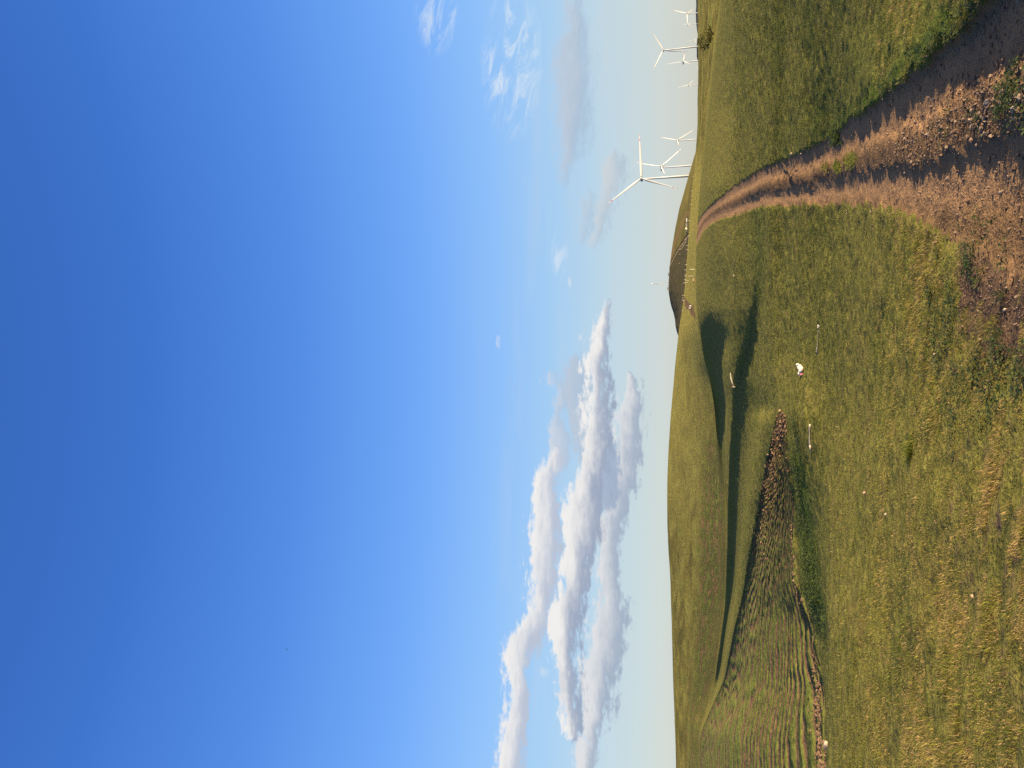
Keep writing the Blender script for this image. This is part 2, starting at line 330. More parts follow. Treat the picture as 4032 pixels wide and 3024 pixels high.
def relief(X, Y, px, py, lc, r):
    """extra height on the loft: ruts, bank, clods, tussocks"""
    s = road_s(px, py)
    ok = (px > 2743) & (lc < LI['M4'] + 0.05)
    s = np.where(ok, s, 9.0)
    wob = (fbm(X * 1.1, Y * 1.1, 3, 5) - 0.5)
    s = s + wob * 0.14 + (fbm(X * 4.5, Y * 4.5, 2, 6) - 0.5) * 0.10
    near = sstep(px, 3250, 3650)
    mid = sstep(s, 0.30, 0.42) * (1 - sstep(s, 0.60, 0.70))
    prof = 0.05 * mid * near + 0.05 * (np.exp(-((s - 0.5) / 0.13) ** 2) - np.exp(-((s - 0.22) / 0.14) ** 2) - np.exp(-((s - 0.80) / 0.12) ** 2)) * sstep(px, 2760, 2900) * (1 - 0.85 * near) - 0.02 * (sstep(s, -0.02, 0.06) * (1 - sstep(s, 0.80, 1.15)))
    bank = sstep(-s, -0.03, 0.03) * (1 - sstep(-s, 0.03, 1.3)) * (0.09 * sstep(px, 3250, 3600) + 0.015)
    z = np.where(s < 5, prof + bank, 0)
    spread = 0.16 * sstep(px, 3500, 4000)
    road = sstep(s, -0.03, 0.03) * (1 - sstep(s, 0.95 + spread, 1.06 + 1.5 * spread))
    road = np.where(s < 5, road, 0)
    fade = 1 - sstep(r, 70, 160)
    z = z + fade * (1 - 0.75 * road) * ((fbm(X * 2.2, Y * 2.2, 4, 3) - 0.5) * 0.10 + (fbm(X * 0.5, Y * 0.5, 3, 9) - 0.5) * 0.16)
    z = z + road * fade * (fbm(X * 6, Y * 6, 3, 31) - 0.5) * 0.03
    # tilled ground: rough clods, roughest beside the cut edge
    ps = np.clip((lc - LI['P1']) / 3.0, 0, 1)
    till = sstep(lc, LI['P1'] - 0.05, LI['P1'] + 0.1) * (1 - sstep(lc, LI['P2'] - 0.02, LI['P2'] + 0.2)) * sstep(py, 1612, 1640)
    rough = till * (0.10 + 0.30 * np.exp(-((py - 1660) / 420.0) ** 2) * (ps > 0.3))
    z = z + rough * (fbm(X * 1.3, Y * 1.3, 4, 12) - 0.5) * (1 - sstep(r, 90, 200))
    # rough broken lip at the near edge of the tilled ground
    lip = np.exp(-((lc - LI['P1'] - 0.06) / 0.07) ** 2) * sstep(py, 1640, 1700)
    z = z + lip * (fbm(X * 0.9, Y * 0.9, 3, 77) - 0.35) * 0.45
    # far undulation
    z = z + sstep(r, 150, 400) * (1 - sstep(r, 1500, 3000)) * (fbm(X / 26, Y / 26, 3, 40) - 0.5) * 0.9
    return z, road, s, till

# ------------------------------------------------------------------ mesh helpers
def mesh_np(name, V, faces, mat=None, smooth=True, link=True):
    """faces: (n,k) int array with k = 3 or 4, or list of such arrays"""
    if not isinstance(faces, list): faces = [faces]
    me = bpy.data.meshes.new(name)
    me.vertices.add(len(V)); me.vertices.foreach_set('co', np.asarray(V, np.float32).ravel())
    nl = sum(f.size for f in faces); npol = sum(len(f) for f in faces)
    me.loops.add(nl); me.polygons.add(npol)
    me.loops.foreach_set('vertex_index', np.concatenate([f.ravel() for f in faces]).astype(np.int32))
    tot = np.concatenate([np.full(len(f), f.shape[1]) for f in faces])
    st = np.concatenate([[0], np.cumsum(tot)[:-1]]).astype(np.int32)
    me.polygons.foreach_set('loop_start', st)
    me.polygons.foreach_set('use_smooth', np.full(npol, smooth))
    me.update(calc_edges=True)
    if mat: me.materials.append(mat)
    o = bpy.data.objects.new(name, me)
    if link: COL.objects.link(o)
    return o
def vattr(o, name, arr):
    a = o.data.attributes.new(name, 'FLOAT_COLOR', 'POINT')
    arr = np.asarray(arr, np.float32)
    if arr.shape[1] == 3: arr = np.concatenate([arr, np.ones((len(arr), 1), np.float32)], 1)
    a.data.foreach_set('color', arr.ravel())
def tag(o, label=None, cat=None, group=None, kind=None):
    for k, v in (('label', label), ('category', cat), ('group', group), ('kind', kind)):
        if v: o[k] = v
    return o
def empty(name, loc=(0, 0, 0)):
    o = bpy.data.objects.new(name, None); COL.objects.link(o); o.location = loc; o.empty_display_size = 0.2; return o
def mat(name, build):
    m = bpy.data.materials.new(name); m.use_nodes = True
    t = NT(m.node_tree); t.n.clear()
    out = t.new('ShaderNodeOutputMaterial'); b = t.new('ShaderNodeBsdfPrincipled')
    b.inputs['Roughness'].default_value = 0.9; b.inputs['Specular IOR Level'].default_value = 0.2
    t.l.new(b.outputs[0], out.inputs[0]); build(t, b); return m
def simple(name, col, rough=0.7, var=0.15, scale=8.0, spec=0.3, col2=None):
    def f(t, b):
        co = t.new('ShaderNodeTexCoord').outputs['Object']
        n = t.noise(co, scale, 4)
        c2 = col2 or tuple(v * (1 - var) for v in col)
        t.put(b.inputs['Base Color'], t.mix(t.ss(n, 0.35, 0.65), col, c2))
        b.inputs['Roughness'].default_value = rough; b.inputs['Specular IOR Level'].default_value = spec
    return mat(name, f)

# ------------------------------------------------------------------ land material
def land(t, b):
    P = t.new('ShaderNodeNewGeometry').outputs['Position']
    z1 = t.seprgb(t.attr('zone').outputs['Color']); z2 = t.seprgb(t.attr('zone_b').outputs['Color'])
    z3 = t.seprgb(t.attr('zone_c').outputs['Color'])
    road, till, lush = z1[0], z1[1], z1[2]
    far, strip, bare = z2[0], z2[1], z2[2]
    fur, ph, lite = z3[0], z3[1], z3[2]
    big = t.noise(P, 0.10, 4); med = t.noise(P, 0.7, 5, 0.6); sml = t.noise(P, 4.0, 5, 0.65); tin = t.noise(P, 22.0, 4, 0.7)
    # short pasture: dark gaps, olive, yellow-green tips, dry straw
    g = t.add(t.mul(sml, 0.55), t.mul(tin, 0.45))
    gr = t.ramp(g, [(0.28, (0.034, 0.034, 0.010)), (0.42, (0.090, 0.088, 0.020)), (0.55, (0.160, 0.152, 0.034)), (0.72, (0.27, 0.245, 0.066))])
    gr = t.mix(t.mul(t.ss(med, 0.48, 0.72), 0.55), gr, (0.16, 0.120, 0.042))
    gr = t.mix(t.mul(t.ss(big, 0.50, 0.70), 0.45), gr, (0.085, 0.110, 0.020))
    lushc = t.ramp(g, [(0.3, (0.018, 0.035, 0.006)), (0.5, (0.060, 0.100, 0.014)), (0.7, (0.13, 0.18, 0.03))])
    gr = t.mix(t.mul(lush, t.ss(med, 0.30, 0.55)), gr, lushc)
    # far hill pasture: olive with long streaks along the contour
    lcn = t.seprgb(t.attr('streak').outputs['Color'])
    wv = t.mul(t.sub(t.noise(P, 0.02, 3), 0.5), 0.5)
    sv = t.xyz(t.mul(t.add(lcn[0], wv), 4.5), t.mul(lcn[1], 3.0), 0.0); sv2 = t.xyz(t.mul(t.add(lcn[0], wv), 13.0), t.mul(lcn[1], 7.0), 2.0)
    st = t.noise(sv, 1.0, 4, 0.6); st2 = t.noise(sv2, 1.0, 4, 0.65)
    fc = t.ramp(t.add(t.mul(st, 0.55), t.mul(st2, 0.45)), [(0.41, (0.090, 0.080, 0.016)), (0.47, (0.150, 0.130, 0.026)), (0.53, (0.205, 0.176, 0.034)), (0.60, (0.26, 0.235, 0.050))])
    fc = t.mix(t.mul(t.ss(med, 0.35, 0.75), 0.30), fc, (0.10, 0.085, 0.022))
    fc = t.mix(t.mul(t.ss(t.noise(P, 0.55, 3, 0.7), 0.58, 0.70), 0.45), fc, (0.055, 0.055, 0.014))
    fc = t.mix(t.mul(t.ss(st, 0.56, 0.66), 0.45), fc, (0.085, 0.115, 0.020))
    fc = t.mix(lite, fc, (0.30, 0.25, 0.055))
    # tilled lower slope of the far hill
    sw = t.add(t.mul(t.noise(t.xyz(t.mul(t.add(lcn[0], wv), 17.0), t.mul(lcn[1], 9.0), 5.0), 1.0, 6, 0.75), 0.75), t.mul(st, 0.25))
    sc = t.ramp(sw, [(0.40, (0.25, 0.135, 0.060)), (0.455, (0.155, 0.105, 0.036)), (0.50, (0.065, 0.076, 0.014)), (0.54, (0.120, 0.138, 0.024)), (0.60, (0.20, 0.18, 0.042))])
    fc = t.mix(strip, fc, sc)
    gr = t.mix(far, gr, fc)
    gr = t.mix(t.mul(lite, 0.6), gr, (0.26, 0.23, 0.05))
    # bare earth between the plants
    bn = t.add(t.mul(sml, 0.6), t.add(t.mul(med, 0.12), t.mul(tin, 0.28)))
    earth = t.ramp(tin, [(0.3, (0.046, 0.031, 0.022)), (0.55, (0.105, 0.068, 0.042)), (0.75, (0.20, 0.13, 0.078))])
    gr = t.mix(t.ss(t.add(bn, t.mul(t.sub(bare, 0.5), 0.9)), 0.50, 0.62), gr, earth)
    # tilled soil with furrows
    fph = t.add(ph, t.add(t.mul(t.sub(t.noise(P, 0.035, 3, 0.5), 0.5), 9.0), t.mul(t.sub(t.noise(P, 0.22, 4, 0.6), 0.5), 1.5)))
    fs = t.m('SINE', t.mul(fph, 6.2832))
    soil = t.ramp(t.add(t.mul(sml, 0.5), t.mul(tin, 0.5)), [(0.3, (0.060, 0.035, 0.020)), (0.5, (0.150, 0.088, 0.046)), (0.7, (0.24, 0.148, 0.080))])
    grn = t.ramp(g, [(0.3, (0.052, 0.062, 0.014)), (0.5, (0.115, 0.132, 0.027)), (0.7, (0.19, 0.195, 0.048))])
    pn = t.noise(P, 0.10, 6, 0.7)
    gm = t.add(t.add(0.5, t.mul(fs, t.add(0.30, t.mul(pn, 0.65)))), t.add(t.mul(t.sub(pn, 0.5), 1.5), t.mul(t.sub(fur, 0.62), 0.9)))
    gm = t.ss(gm, 0.22, 0.80)
    tl = t.mix(gm, soil, grn)
    gr = t.mix(till, gr, tl)
    # the dirt track
    rd = t.noise(t.vscale(P, (1, 1, 1)), 1.6, 5, 0.6)
    dirt = t.ramp(t.add(t.mul(rd, 0.5), t.mul(tin, 0.5)), [(0.32, (0.085, 0.052, 0.029)), (0.46, (0.172, 0.100, 0.049)), (0.58, (0.252, 0.147, 0.071)), (0.74, (0.35, 0.22, 0.115))])
    rs_ = lcn[2]
    tr1 = t.ss(t.m('ABSOLUTE', t.sub(rs_, 0.22)), 0.26, 0.08); tr2 = t.ss(t.m('ABSOLUTE', t.sub(rs_, 0.79)), 0.24, 0.06)
    worn = t.m('MAXIMUM', tr1, tr2)
    dirt = t.mix(t.mul(t.sub(1.0, worn), t.ss(med, 0.25, 0.6)), dirt, t.mix(0.5, dirt, (0.075, 0.055, 0.028)))
    dirt = t.mix(t.mul(worn, 0.4), dirt, (0.36, 0.220, 0.112))
    gr = t.mix(t.ss(t.add(road, t.mul(t.sub(sml, 0.5), 0.9)), 0.35, 0.65), gr, dirt)
    t.put(b.inputs['Base Color'], gr)
    b.inputs['Roughness'].default_value = 1.0; b.inputs['Specular IOR Level'].default_value = 0.05
    h = t.add(t.mul(sml, 0.10), t.mul(tin, 0.035))
    h = t.add(h, t.mul(t.noise(P, 1.2, 5, 0.65), 0.22))
    h = t.mul(h, t.sub(1.0, t.mul(road, 0.75)))
    h = t.add(h, t.mul(road, t.add(t.mul(t.noise(P, 30, 3, 0.6), 0.03), t.mul(t.noise(P, 6, 4, 0.65), 0.05))))
    h = t.add(h, t.mul(till, t.mul(t.mul(fs, t.noise(P, 0.8, 3)), 0.42)))
    h = t.add(h, t.mul(strip, t.mul(sw, 1.2)))
    h = t.add(h, t.mul(far, t.add(t.mul(t.noise(P, 0.16, 5, 0.65), 1.1), t.mul(med, 0.45))))
    bp = t.new('ShaderNodeBump'); bp.inputs['Strength'].default_value = 1.0; bp.inputs['Distance'].default_value = 1.0
    t.put(bp.inputs['Height'], h); t.l.new(bp.outputs[0], b.inputs['Normal'])
LAND = mat('land', land)

# ------------------------------------------------------------------ build the ground sheet
az_f = np.arange(-30.5, 30.501, 0.085)
az_l = np.concatenate([np.arange(-180, -40, 5.0), np.arange(-40, -30.6, 1.0)])
AZ = np.concatenate([az_l, az_f, -az_l[::-1][:-1]])
def steps(a, b, k):
    n = int(math.log(b / a) / k); return np.log(a) + np.arange(n) * (math.log(b / a) / n)
LRG = np.concatenate([steps(0.6, 4.5, 0.04), steps(4.5, 60, 0.0045), steps(60, 300, 0.0065), steps(300, 900, 0.012), steps(900, 20000, 0.06), [math.log(20000)]])
A2, L2 = np.meshgrid(AZ, LRG, indexing='ij')
T2, LC = ground_t(A2, L2)
R2 = np.exp(L2); X2 = R2 * np.sin(np.radians(A2)); Y2 = R2 * np.cos(np.radians(A2))
PX, PY = proj(np.clip(A2, -60, 60), T2)
PX = np.nan_to_num(PX, nan=9000.0); PY = np.nan_to_num(PY, nan=1512.0)
DZ, ROAD, RS, TILL = relief(X2, Y2, PX, PY, LC, R2)
DZ = np.where(R2 < 1.2, 0, DZ)
Z2 = R2 * T2 + CAM_Z + DZ
na, nr = A2.shape
idx = np.arange(na * nr).reshape(na, nr)
i0 = idx[:, :-1]; i1 = idx[:, 1:]; nxt = np.roll(idx, -1, axis=0)
F4q = np.stack([i0, nxt[:, :-1], nxt[:, 1:], i1], -1).reshape(-1, 4)
V = np.stack([X2, Y2, Z2], -1).reshape(-1, 3)
cidx = len(V); V = np.concatenate([V, [[0, 0, 0.0]]])
capf = np.stack([np.full(na, cidx), nxt[:, 0], idx[:, 0]], -1)

# zone weights
far = sstep(LC, LI['M4'] - 0.10, LI['M4'] + 0.10)
far = np.where((PY > 1300), np.maximum(far, sstep(LC, LI['M3'] + 0.5, LI['M3'] + 1.0)), far)
far = np.where(PY > 1900, np.maximum(far, sstep(LC, LI['M2'], LI['M2'] + 0.4)), far)
strip = sstep(PY, 1500, 1900) * sstep(LC, LI['M2'] + 0.3, LI['M4'] + 0.3) * (1 - sstep(LC, LI['F1'] + 0.6, LI['F2'] + 0.15 + 0.25 * sstep(PY, 1900, 2400)))
lite = np.exp(-((LC - LI['M4'] + 0.10) / 0.22) ** 2) * (1 - sstep(PY, 420, 900)) * 0.85  # sunlit band along the right crest, put into the colour
plat = np.exp(-((LC - LI['L3'] + 0.01) / 0.035) ** 2) * sstep(PY, 1500, 1900)  # brow of the plateau: its lit strip is painted as paler grass
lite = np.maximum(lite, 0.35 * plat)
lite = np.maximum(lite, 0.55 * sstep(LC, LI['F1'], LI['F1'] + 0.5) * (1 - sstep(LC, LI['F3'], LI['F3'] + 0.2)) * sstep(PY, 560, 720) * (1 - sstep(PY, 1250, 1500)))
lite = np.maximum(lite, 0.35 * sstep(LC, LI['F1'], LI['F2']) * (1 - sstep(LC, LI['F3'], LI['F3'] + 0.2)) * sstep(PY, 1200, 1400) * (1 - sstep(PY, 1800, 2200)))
lush = np.exp(-((LC - LI['B2'] - 0.45) / 0.42) ** 2) * sstep(PY, 1650, 1900) * (1 - sstep(PY, 2420, 2520))
lush = np.maximum(lush, 0.9 * np.exp(-((RS + 0.10) / 0.12) ** 2) * sstep(PX, 3150, 3400) * (RS < 5))
lush = np.maximum(lush, 0.35 * sstep(-RS, 0.0, 0.2) * (1 - sstep(-RS, 0.5, 1.4)) * (RS < 5) * sstep(PX, 3000, 3300))
bare = 0.10 + 0.55 * np.exp(-((PY - 1050) / 330.0) ** 2) * sstep(PX, 3550, 3950) + 0.35 * sstep(PX, 3600, 4000)
bare = np.maximum(bare, 0.50 * sstep(PX, 3450, 3800)) * (1 - far)
# trodden dirt patch where the walkers are
dq = (PX - 2694) * 1.35 + 1168
dp = sstep(PY - dq + 16 * (fbm(X2 / 9, Y2 / 14, 3, 19) - 0.5), -6, 10) * (1 - sstep(PY - dq + 40 * (fbm(X2 / 9, Y2 / 14, 3, 20) - 0.5), 18, 46)) * sstep(PX, 2690, 2696) * (1 - sstep(PX, 2734, 2742))
dp = dp * (LC > LI['M4'] + 0.02) * (LC < LI['F3'])
roadm = np.maximum(ROAD, dp * 0.95)
bnd = np.exp(-((LC - LI['P1'] - 0.04) / 0.06) ** 2) * sstep(PY, 1640, 1700)
till = TILL
# furrow phase: the furrows swing from the direction of one edge to the other
ph = np.clip((LC - LI['P1']) / 3.0, -0.1, 1.1) * 25.0
green = 0.78 + 0.75 * sstep(PY, 1950, 2500) - 0.45 * bnd - 0.55 * np.exp(-((PY - 1620) / 330.0) ** 2) * sstep((LC - LI['P1']) / 3.0, 0.2, 0.7)
green = np.clip(green, 0, 1)
ones = np.ones(na * nr)
def zc(*a):
    m = np.stack([np.asarray(v).ravel() for v in a], 1); return np.concatenate([m, np.zeros((1, 3))])
Z1 = zc(roadm, till, np.clip(lush, 0, 1)); ZB = zc(far, strip, np.clip(bare, 0, 1)); ZCc = zc(green, ph, lite); ZD = zc(LC, A2 / 10, np.clip(RS, -5, 9))

# faces go to the setting object they belong to; neighbours share their border exactly
fr = ROAD.ravel()[F4q].mean(1) > 0.5
ft = (TILL.ravel()[F4q].mean(1) > 0.5) & ~fr
def setting(name, quads, tris=None):
    used = np.unique(np.concatenate([quads.ravel()] + ([tris.ravel()] if tris is not None else [])))
    rem = np.zeros(len(V), int); rem[used] = np.arange(len(used))
    fs = [rem[quads]] + ([rem[tris]] if tris is not None else [])
    o = mesh_np(name, V[used], fs, LAND)
    vattr(o, 'zone', Z1[used]); vattr(o, 'zone_b', ZB[used]); vattr(o, 'zone_c', ZCc[used]); vattr(o, 'streak', ZD[used])
    tag(o, kind='structure'); return o
setting('ground', F4q[~fr & ~ft], capf)
setting('dirt_road', F4q[fr])
setting('ploughed_field', F4q[ft])

def at_ground(xw, yw):
    r = math.hypot(xw, yw); a = math.degrees(math.atan2(xw, yw))
    t, lc = ground_t(np.array([a]), np.array([math.log(r)]))
    px, py = proj(np.array([a]), t)
    dz, _, _, _ = relief(np.array([xw]), np.array([yw]), px, py, lc, np.array([r]))
    return float(r * t[0] + CAM_Z + dz[0])
def spot(x, y):
    p, r = hit(x, y); return Vector((p[0][0], p[0][1], at_ground(p[0][0], p[0][1]))), float(r[0])

# ------------------------------------------------------------------ the ploughed hill behind
HL = [
 ('z', ((500, -2, 540), (1420, -2, 540))),
 ('p', ((500, 2775, 800), (540, 2770, 800), (600, 2752, 800), (700, 2738, 800), (800, 2724, 800), (900, 2715, 800), (1000, 2708, 800), (1100, 2701, 800), (1200, 2692, 800), (1300, 2682, 800), (1345, 2695, 800), (1420, 2755, 800))),
 ('p', ((500, 2760, 1050), (540, 2756, 1050), (574, 2745, 1050), (600, 2738, 1050), (650, 2724, 1050), (700, 2709, 1050), (750, 2695, 1050), (822, 2675, 1050), (895, 2660, 1050), (967, 2648, 1050), (1050, 2637, 1050), (1115, 2632.5, 1050), (1150, 2633, 1050), (1186, 2639, 1050), (1213, 2646, 1050), (1231, 2652, 1050), (1258, 2658, 1050), (1285, 2660, 1050), (1303, 2664, 1050), (1327, 2672, 1050), (1345, 2692, 1050), (1420, 2758, 1050))),
 ('p', ((500, 2775, 1300), (574, 2765, 1300), (750, 2720, 1300), (967, 2672, 1300), (1115, 2655, 1300), (1300, 2690, 1300), (1420, 2775, 1300))),
 ('z', ((500, -45, 1800), (1420, -45, 1800))),
]
haz = np.arange(1.6, 19.6, 0.05)
ht = []; hl = []
for kind, rows in HL:
    a_, t_, l_ = [], [], []
    for y, v, r in rows:
        if kind == 'p': a, tt = azt(v, y)
        else: a, _ = azt(2745, y); tt = v / r
        a_.append(float(a)); t_.append(float(tt)); l_.append(math.log(r))
    o = np.argsort(a_); ht.append(np.interp(haz, np.array(a_)[o], np.array(t_)[o])); hl.append(np.interp(haz, np.array(a_)[o], np.array(l_)[o]))
ht = np.array(ht); hl = np.array(hl); hm = pchip_slopes(hl, ht)
rows = []
for k in range(4):
    n = (30, 110, 30, 16)[k]
    for s in np.arange(n + (k == 3)) / n:
        h = hl[k + 1] - hl[k]; s2, s3 = s * s, s ** 3
        rows.append((hl[k] + s * h, (2 * s3 - 3 * s2 + 1) * ht[k] + (s3 - 2 * s2 + s) * h * hm[k] + (-2 * s3 + 3 * s2) * ht[k + 1] + (s3 - s2) * h * hm[k + 1]))
HLr = np.array([r for r, _ in rows]).T; HTt = np.array([t for _, t in rows]).T
HA = np.repeat(haz[:, None], HLr.shape[1], 1)
hr = np.exp(HLr); hx = hr * np.sin(np.radians(HA)); hy = hr * np.cos(np.radians(HA))
hz = hr * HTt + CAM_Z + (fbm(hx / 18, hy / 18, 3, 61) - 0.5) * 0.8
hpx, hpy = proj(HA, HTt)
trk = np.interp(hpx, [2630, 2637, 2660, 2700, 2718], [1054, 1046, 1001, 938, 925])      # farm track up the hill
trk2 = np.interp(hpx, [2630, 2645, 2665, 2690, 2706], [1040, 1003, 938, 868, 837])      # brown swathe on the grassy side
front = HLr <= hl[2][:, None] + 0.002
tilled = sstep(hpy - trk, -1, 4) * front
track = np.exp(-((hpy - trk) / 3.2) ** 2) * front
swath = np.exp(-((hpy - trk2) / (6 + 0.12 * (2706 - hpx))) ** 2) * front
ditch = np.exp(-((hpy - trk + 6.0) / 2.2) ** 2) * front
top = np.exp(-((HLr - hl[2][:, None]) / 0.012) ** 2) * sstep(hpy, 1000, 1100)
hn, hm_ = HA.shape; hid = np.arange(hn * hm_).reshape(hn, hm_)
hq = np.stack([hid[:-1, :-1], hid[1:, :-1], hid[1:, 1:], hid[:-1, 1:]], -1).reshape(-1, 4)
hz = hz - ditch * 0.9
def hillmat(t, b):
    P = t.new('ShaderNodeNewGeometry').outputs['Position']
    a = t.seprgb(t.attr('zone').outputs['Color']); c = t.seprgb(t.attr('zone_b').outputs['Color'])
    n = t.noise(P, 0.05, 5, 0.6); n2 = t.noise(P, 0.6, 4, 0.6)
    gr = t.ramp(t.add(t.mul(n, 0.7), t.mul(n2, 0.3)), [(0.35, (0.075, 0.068, 0.018)), (0.5, (0.115, 0.098, 0.026)), (0.65, (0.155, 0.130, 0.034))])
    fw_ = t.m('SINE', t.mul(t.add(t.sep(P)[2], t.mul(t.noise(P, 0.03, 3), 4.0)), 6.2832 / 1.05))
    ti = t.mix(t.ss(t.add(t.mul(fw_, 0.5), t.mul(n2, 0.8)), 0.1, 0.8), (0.036, 0.032, 0.015), (0.098, 0.082, 0.034))
    col = t.mix(a[0], gr, ti)
    col = t.mix(t.mul(c[0], 0.6), col, (0.19, 0.105, 0.058))
    col = t.mix(t.mul(a[1], 0.9), col, (0.24, 0.165, 0.115))
    col = t.mix(t.mul(a[2], 0.7), col, (0.16, 0.085, 0.055))
    t.put(b.inputs['Base Color'], col)
    b.inputs['Roughness'].default_value = 1.0; b.inputs['Specular IOR Level'].default_value = 0.05
    bp = t.new('ShaderNodeBump'); bp.inputs['Distance'].default_value = 1.0; bp.inputs['Strength'].default_value = 0.8
    t.put(bp.inputs['Height'], t.add(t.mul(n2, 0.5), t.mul(t.mul(a[0], fw_), 0.12))); t.l.new(bp.outputs[0], b.inputs['Normal'])
HILLM = mat('hill_ground', hillmat)
ho = mesh_np('hill', np.stack([hx, hy, hz], -1).reshape(-1, 3), hq, HILLM)
vattr(ho, 'zone', np.stack([tilled.ravel(), track.ravel(), top.ravel()], 1)); vattr(ho, 'zone_b', np.stack([swath.ravel(), ditch.ravel(), 0 * top.ravel()], 1))
tag(ho, kind='structure')
def hill_spot(x, y):
    a, t = azt(x, y); i = int(np.clip(round((float(a) - haz[0]) / 0.05), 0, hn - 1))
    k0, k1 = 0, int(np.searchsorted(HLr[i], math.log(1050)))
    row = np.maximum.accumulate(HTt[i][:k1 + 1]); j = int(np.clip(np.searchsorted(row, float(t)), 0, k1))
    return Vector((hx[i, j], hy[i, j], hz[i, j])), hr[i, j]

# dark hills far off to the right
fz = [(-260, 2737), (-120, 2737), (-30, 2739), (0, 2741), (25, 2741.5), (40, 2740), (60, 2739.8), (90, 2741), (115, 2744), (140, 2748), (158, 2745.5), (175, 2743), (190, 2742.8), (205, 2743.5), (222, 2743.2), (235, 2746), (255, 2752)]
fa = [float(azt(v, y)[0]) for y, v in fz][::-1]; ftn = [float(azt(v, y)[1]) for y, v in fz][::-1]
faz = np.arange(22.4, 33, 0.06); fr_ = [6600, 7300, 8000, 9200, 11000]
ridge = np.interp(faz, fa, ftn) * 8000
Vf = []
for k, (r, s) in enumerate(zip(fr_, (-120, None, 1.0, 0.5, -140))):
    z = np.full(len(faz), s) if k in (0, 4) else (ridge * s if s else -30 + 0.45 * ridge)
    if k == 3: z = ridge - 25
    z = z + (0 if k in (0, 2, 4) else (fbm(faz * 3, faz * 0 + k, 3, 8) - 0.5) * 18)
    Vf.append(np.stack([r * np.sin(np.radians(faz)), r * np.cos(np.radians(faz)), z + CAM_Z], -1))
Vf = np.array(Vf); fid = np.arange(Vf.shape[0] * Vf.shape[1]).reshape(Vf.shape[:2])
fq = np.stack([fid[:-1, :-1], fid[:-1, 1:], fid[1:, 1:], fid[1:, :-1]], -1).reshape(-1, 4)
FARM = simple('far_hill_ground', (0.055, 0.062, 0.070), 1.0, 0.25, 0.004, 0.0)
tag(mesh_np('hills', Vf.reshape(-1, 3), fq, FARM), kind='structure')

# ------------------------------------------------------------------ ground cover (stuff): grass, weeds, gravel, clods
def scatter(n, x0, x1, y0, y1, seed, power=1.0):
    g = np.random.default_rng(seed)
    x = x0 + (x1 - x0) * g.random(n) ** power; y = y0 + (y1 - y0) * g.random(n)
    a, t = azt(x, y)
    j = np.clip(np.round((a - HAZ[0]) / 0.16).astype(int), 0, len(HAZ) - 1)
    lr = np.empty(n)
    for c in np.unique(j):
        m = j == c
        lr[m] = np.interp(t[m], HM[c] + np.arange(HM.shape[1]) * 1e-9, HR)
    t2, lc = ground_t(a, lr); r = np.exp(lr); ar = np.radians(a)
    X = r * np.sin(ar); Y = r * np.cos(ar)
    # jitter on the ground so that nothing lines up with the picture
    X = X + (g.random(n) - 0.5) * 0.02 * r; Y = Y + (g.random(n) - 0.5) * 0.02 * r
    r = np.hypot(X, Y); a = np.degrees(np.arctan2(X, Y)); t2, lc = ground_t(a, np.log(r)); px, py = proj(a, t2)
    dz, road, rs, till = relief(X, Y, px, py, lc, r)
    return dict(X=X, Y=Y, Z=r * t2 + CAM_Z + dz, r=r, px=px, py=py, lc=lc, road=road, rs=rs, till=till, g=g)
def keep(S, m):
    return {k: (v[m] if isinstance(v, np.ndarray) else v) for k, v in S.items()}

def blades(name, S, nb, h, wd, spread, lean, colf, matl, bend=0.5):
    """tufts of nb blades at the points S; each blade a bent tapering ribbon"""
    g = S['g']; n = len(S['X']); N = n * nb
    rep = lambda v: np.repeat(v, nb)
    th = g.random(N) * 2 * np.pi; ln = rep(h) * (0.55 + 0.75 * g.random(N)); wdt = rep(wd) * (0.7 + 0.6 * g.random(N))
    off = rep(spread) * np.sqrt(g.random(N)); ph = g.random(N) * 2 * np.pi
    bx = rep(S['X']) + off * np.cos(ph); by = rep(S['Y']) + off * np.sin(ph); bz = rep(S['Z']) - 0.008
    le = lean * (0.25 + g.random(N)); wx, wy = -0.25, 0.10
    dxx = np.cos(th) * np.sin(le) + wx * 0.25; dyy = np.sin(th) * np.sin(le) + wy * 0.25; dzz = np.cos(le)
    sx = -np.sin(th); sy = np.cos(th)
    c = (0.55, 1.0)
    Vv = np.empty((N, 5, 3), np.float32)
    def P(f): 
        b2 = bend * f * f
        return bx + ln * (dxx * f + np.cos(th) * b2 * 0.6), by + ln * (dyy * f + np.sin(th) * b2 * 0.6), bz + ln * np.maximum(dzz * f - b2 * 0.35, 0.05 * f)
    p0 = P(0.0); p1 = P(0.55); p2 = P(1.0)
    for q, (p, s, k) in enumerate(((p0, -1, 0.8), (p0, 1, 0.8), (p1, -1, 0.65), (p1, 1, 0.65))):
        Vv[:, q, 0] = p[0] + s * sx * wdt * k * 0.5; Vv[:, q, 1] = p[1] + s * sy * wdt * k * 0.5; Vv[:, q, 2] = p[2]
    Vv[:, 4, 0], Vv[:, 4, 1], Vv[:, 4, 2] = p2
    b = np.arange(N)[:, None] * 5
    quads = b + np.array([[0, 1, 3, 2]]); tris = b + np.array([[2, 3, 4]])
    o = mesh_np(name, Vv.reshape(-1, 3), [quads, tris], matl, True)
    col = colf(S, nb, g)
    vattr(o, 'tint', np.repeat(col, 5, 0)); return o

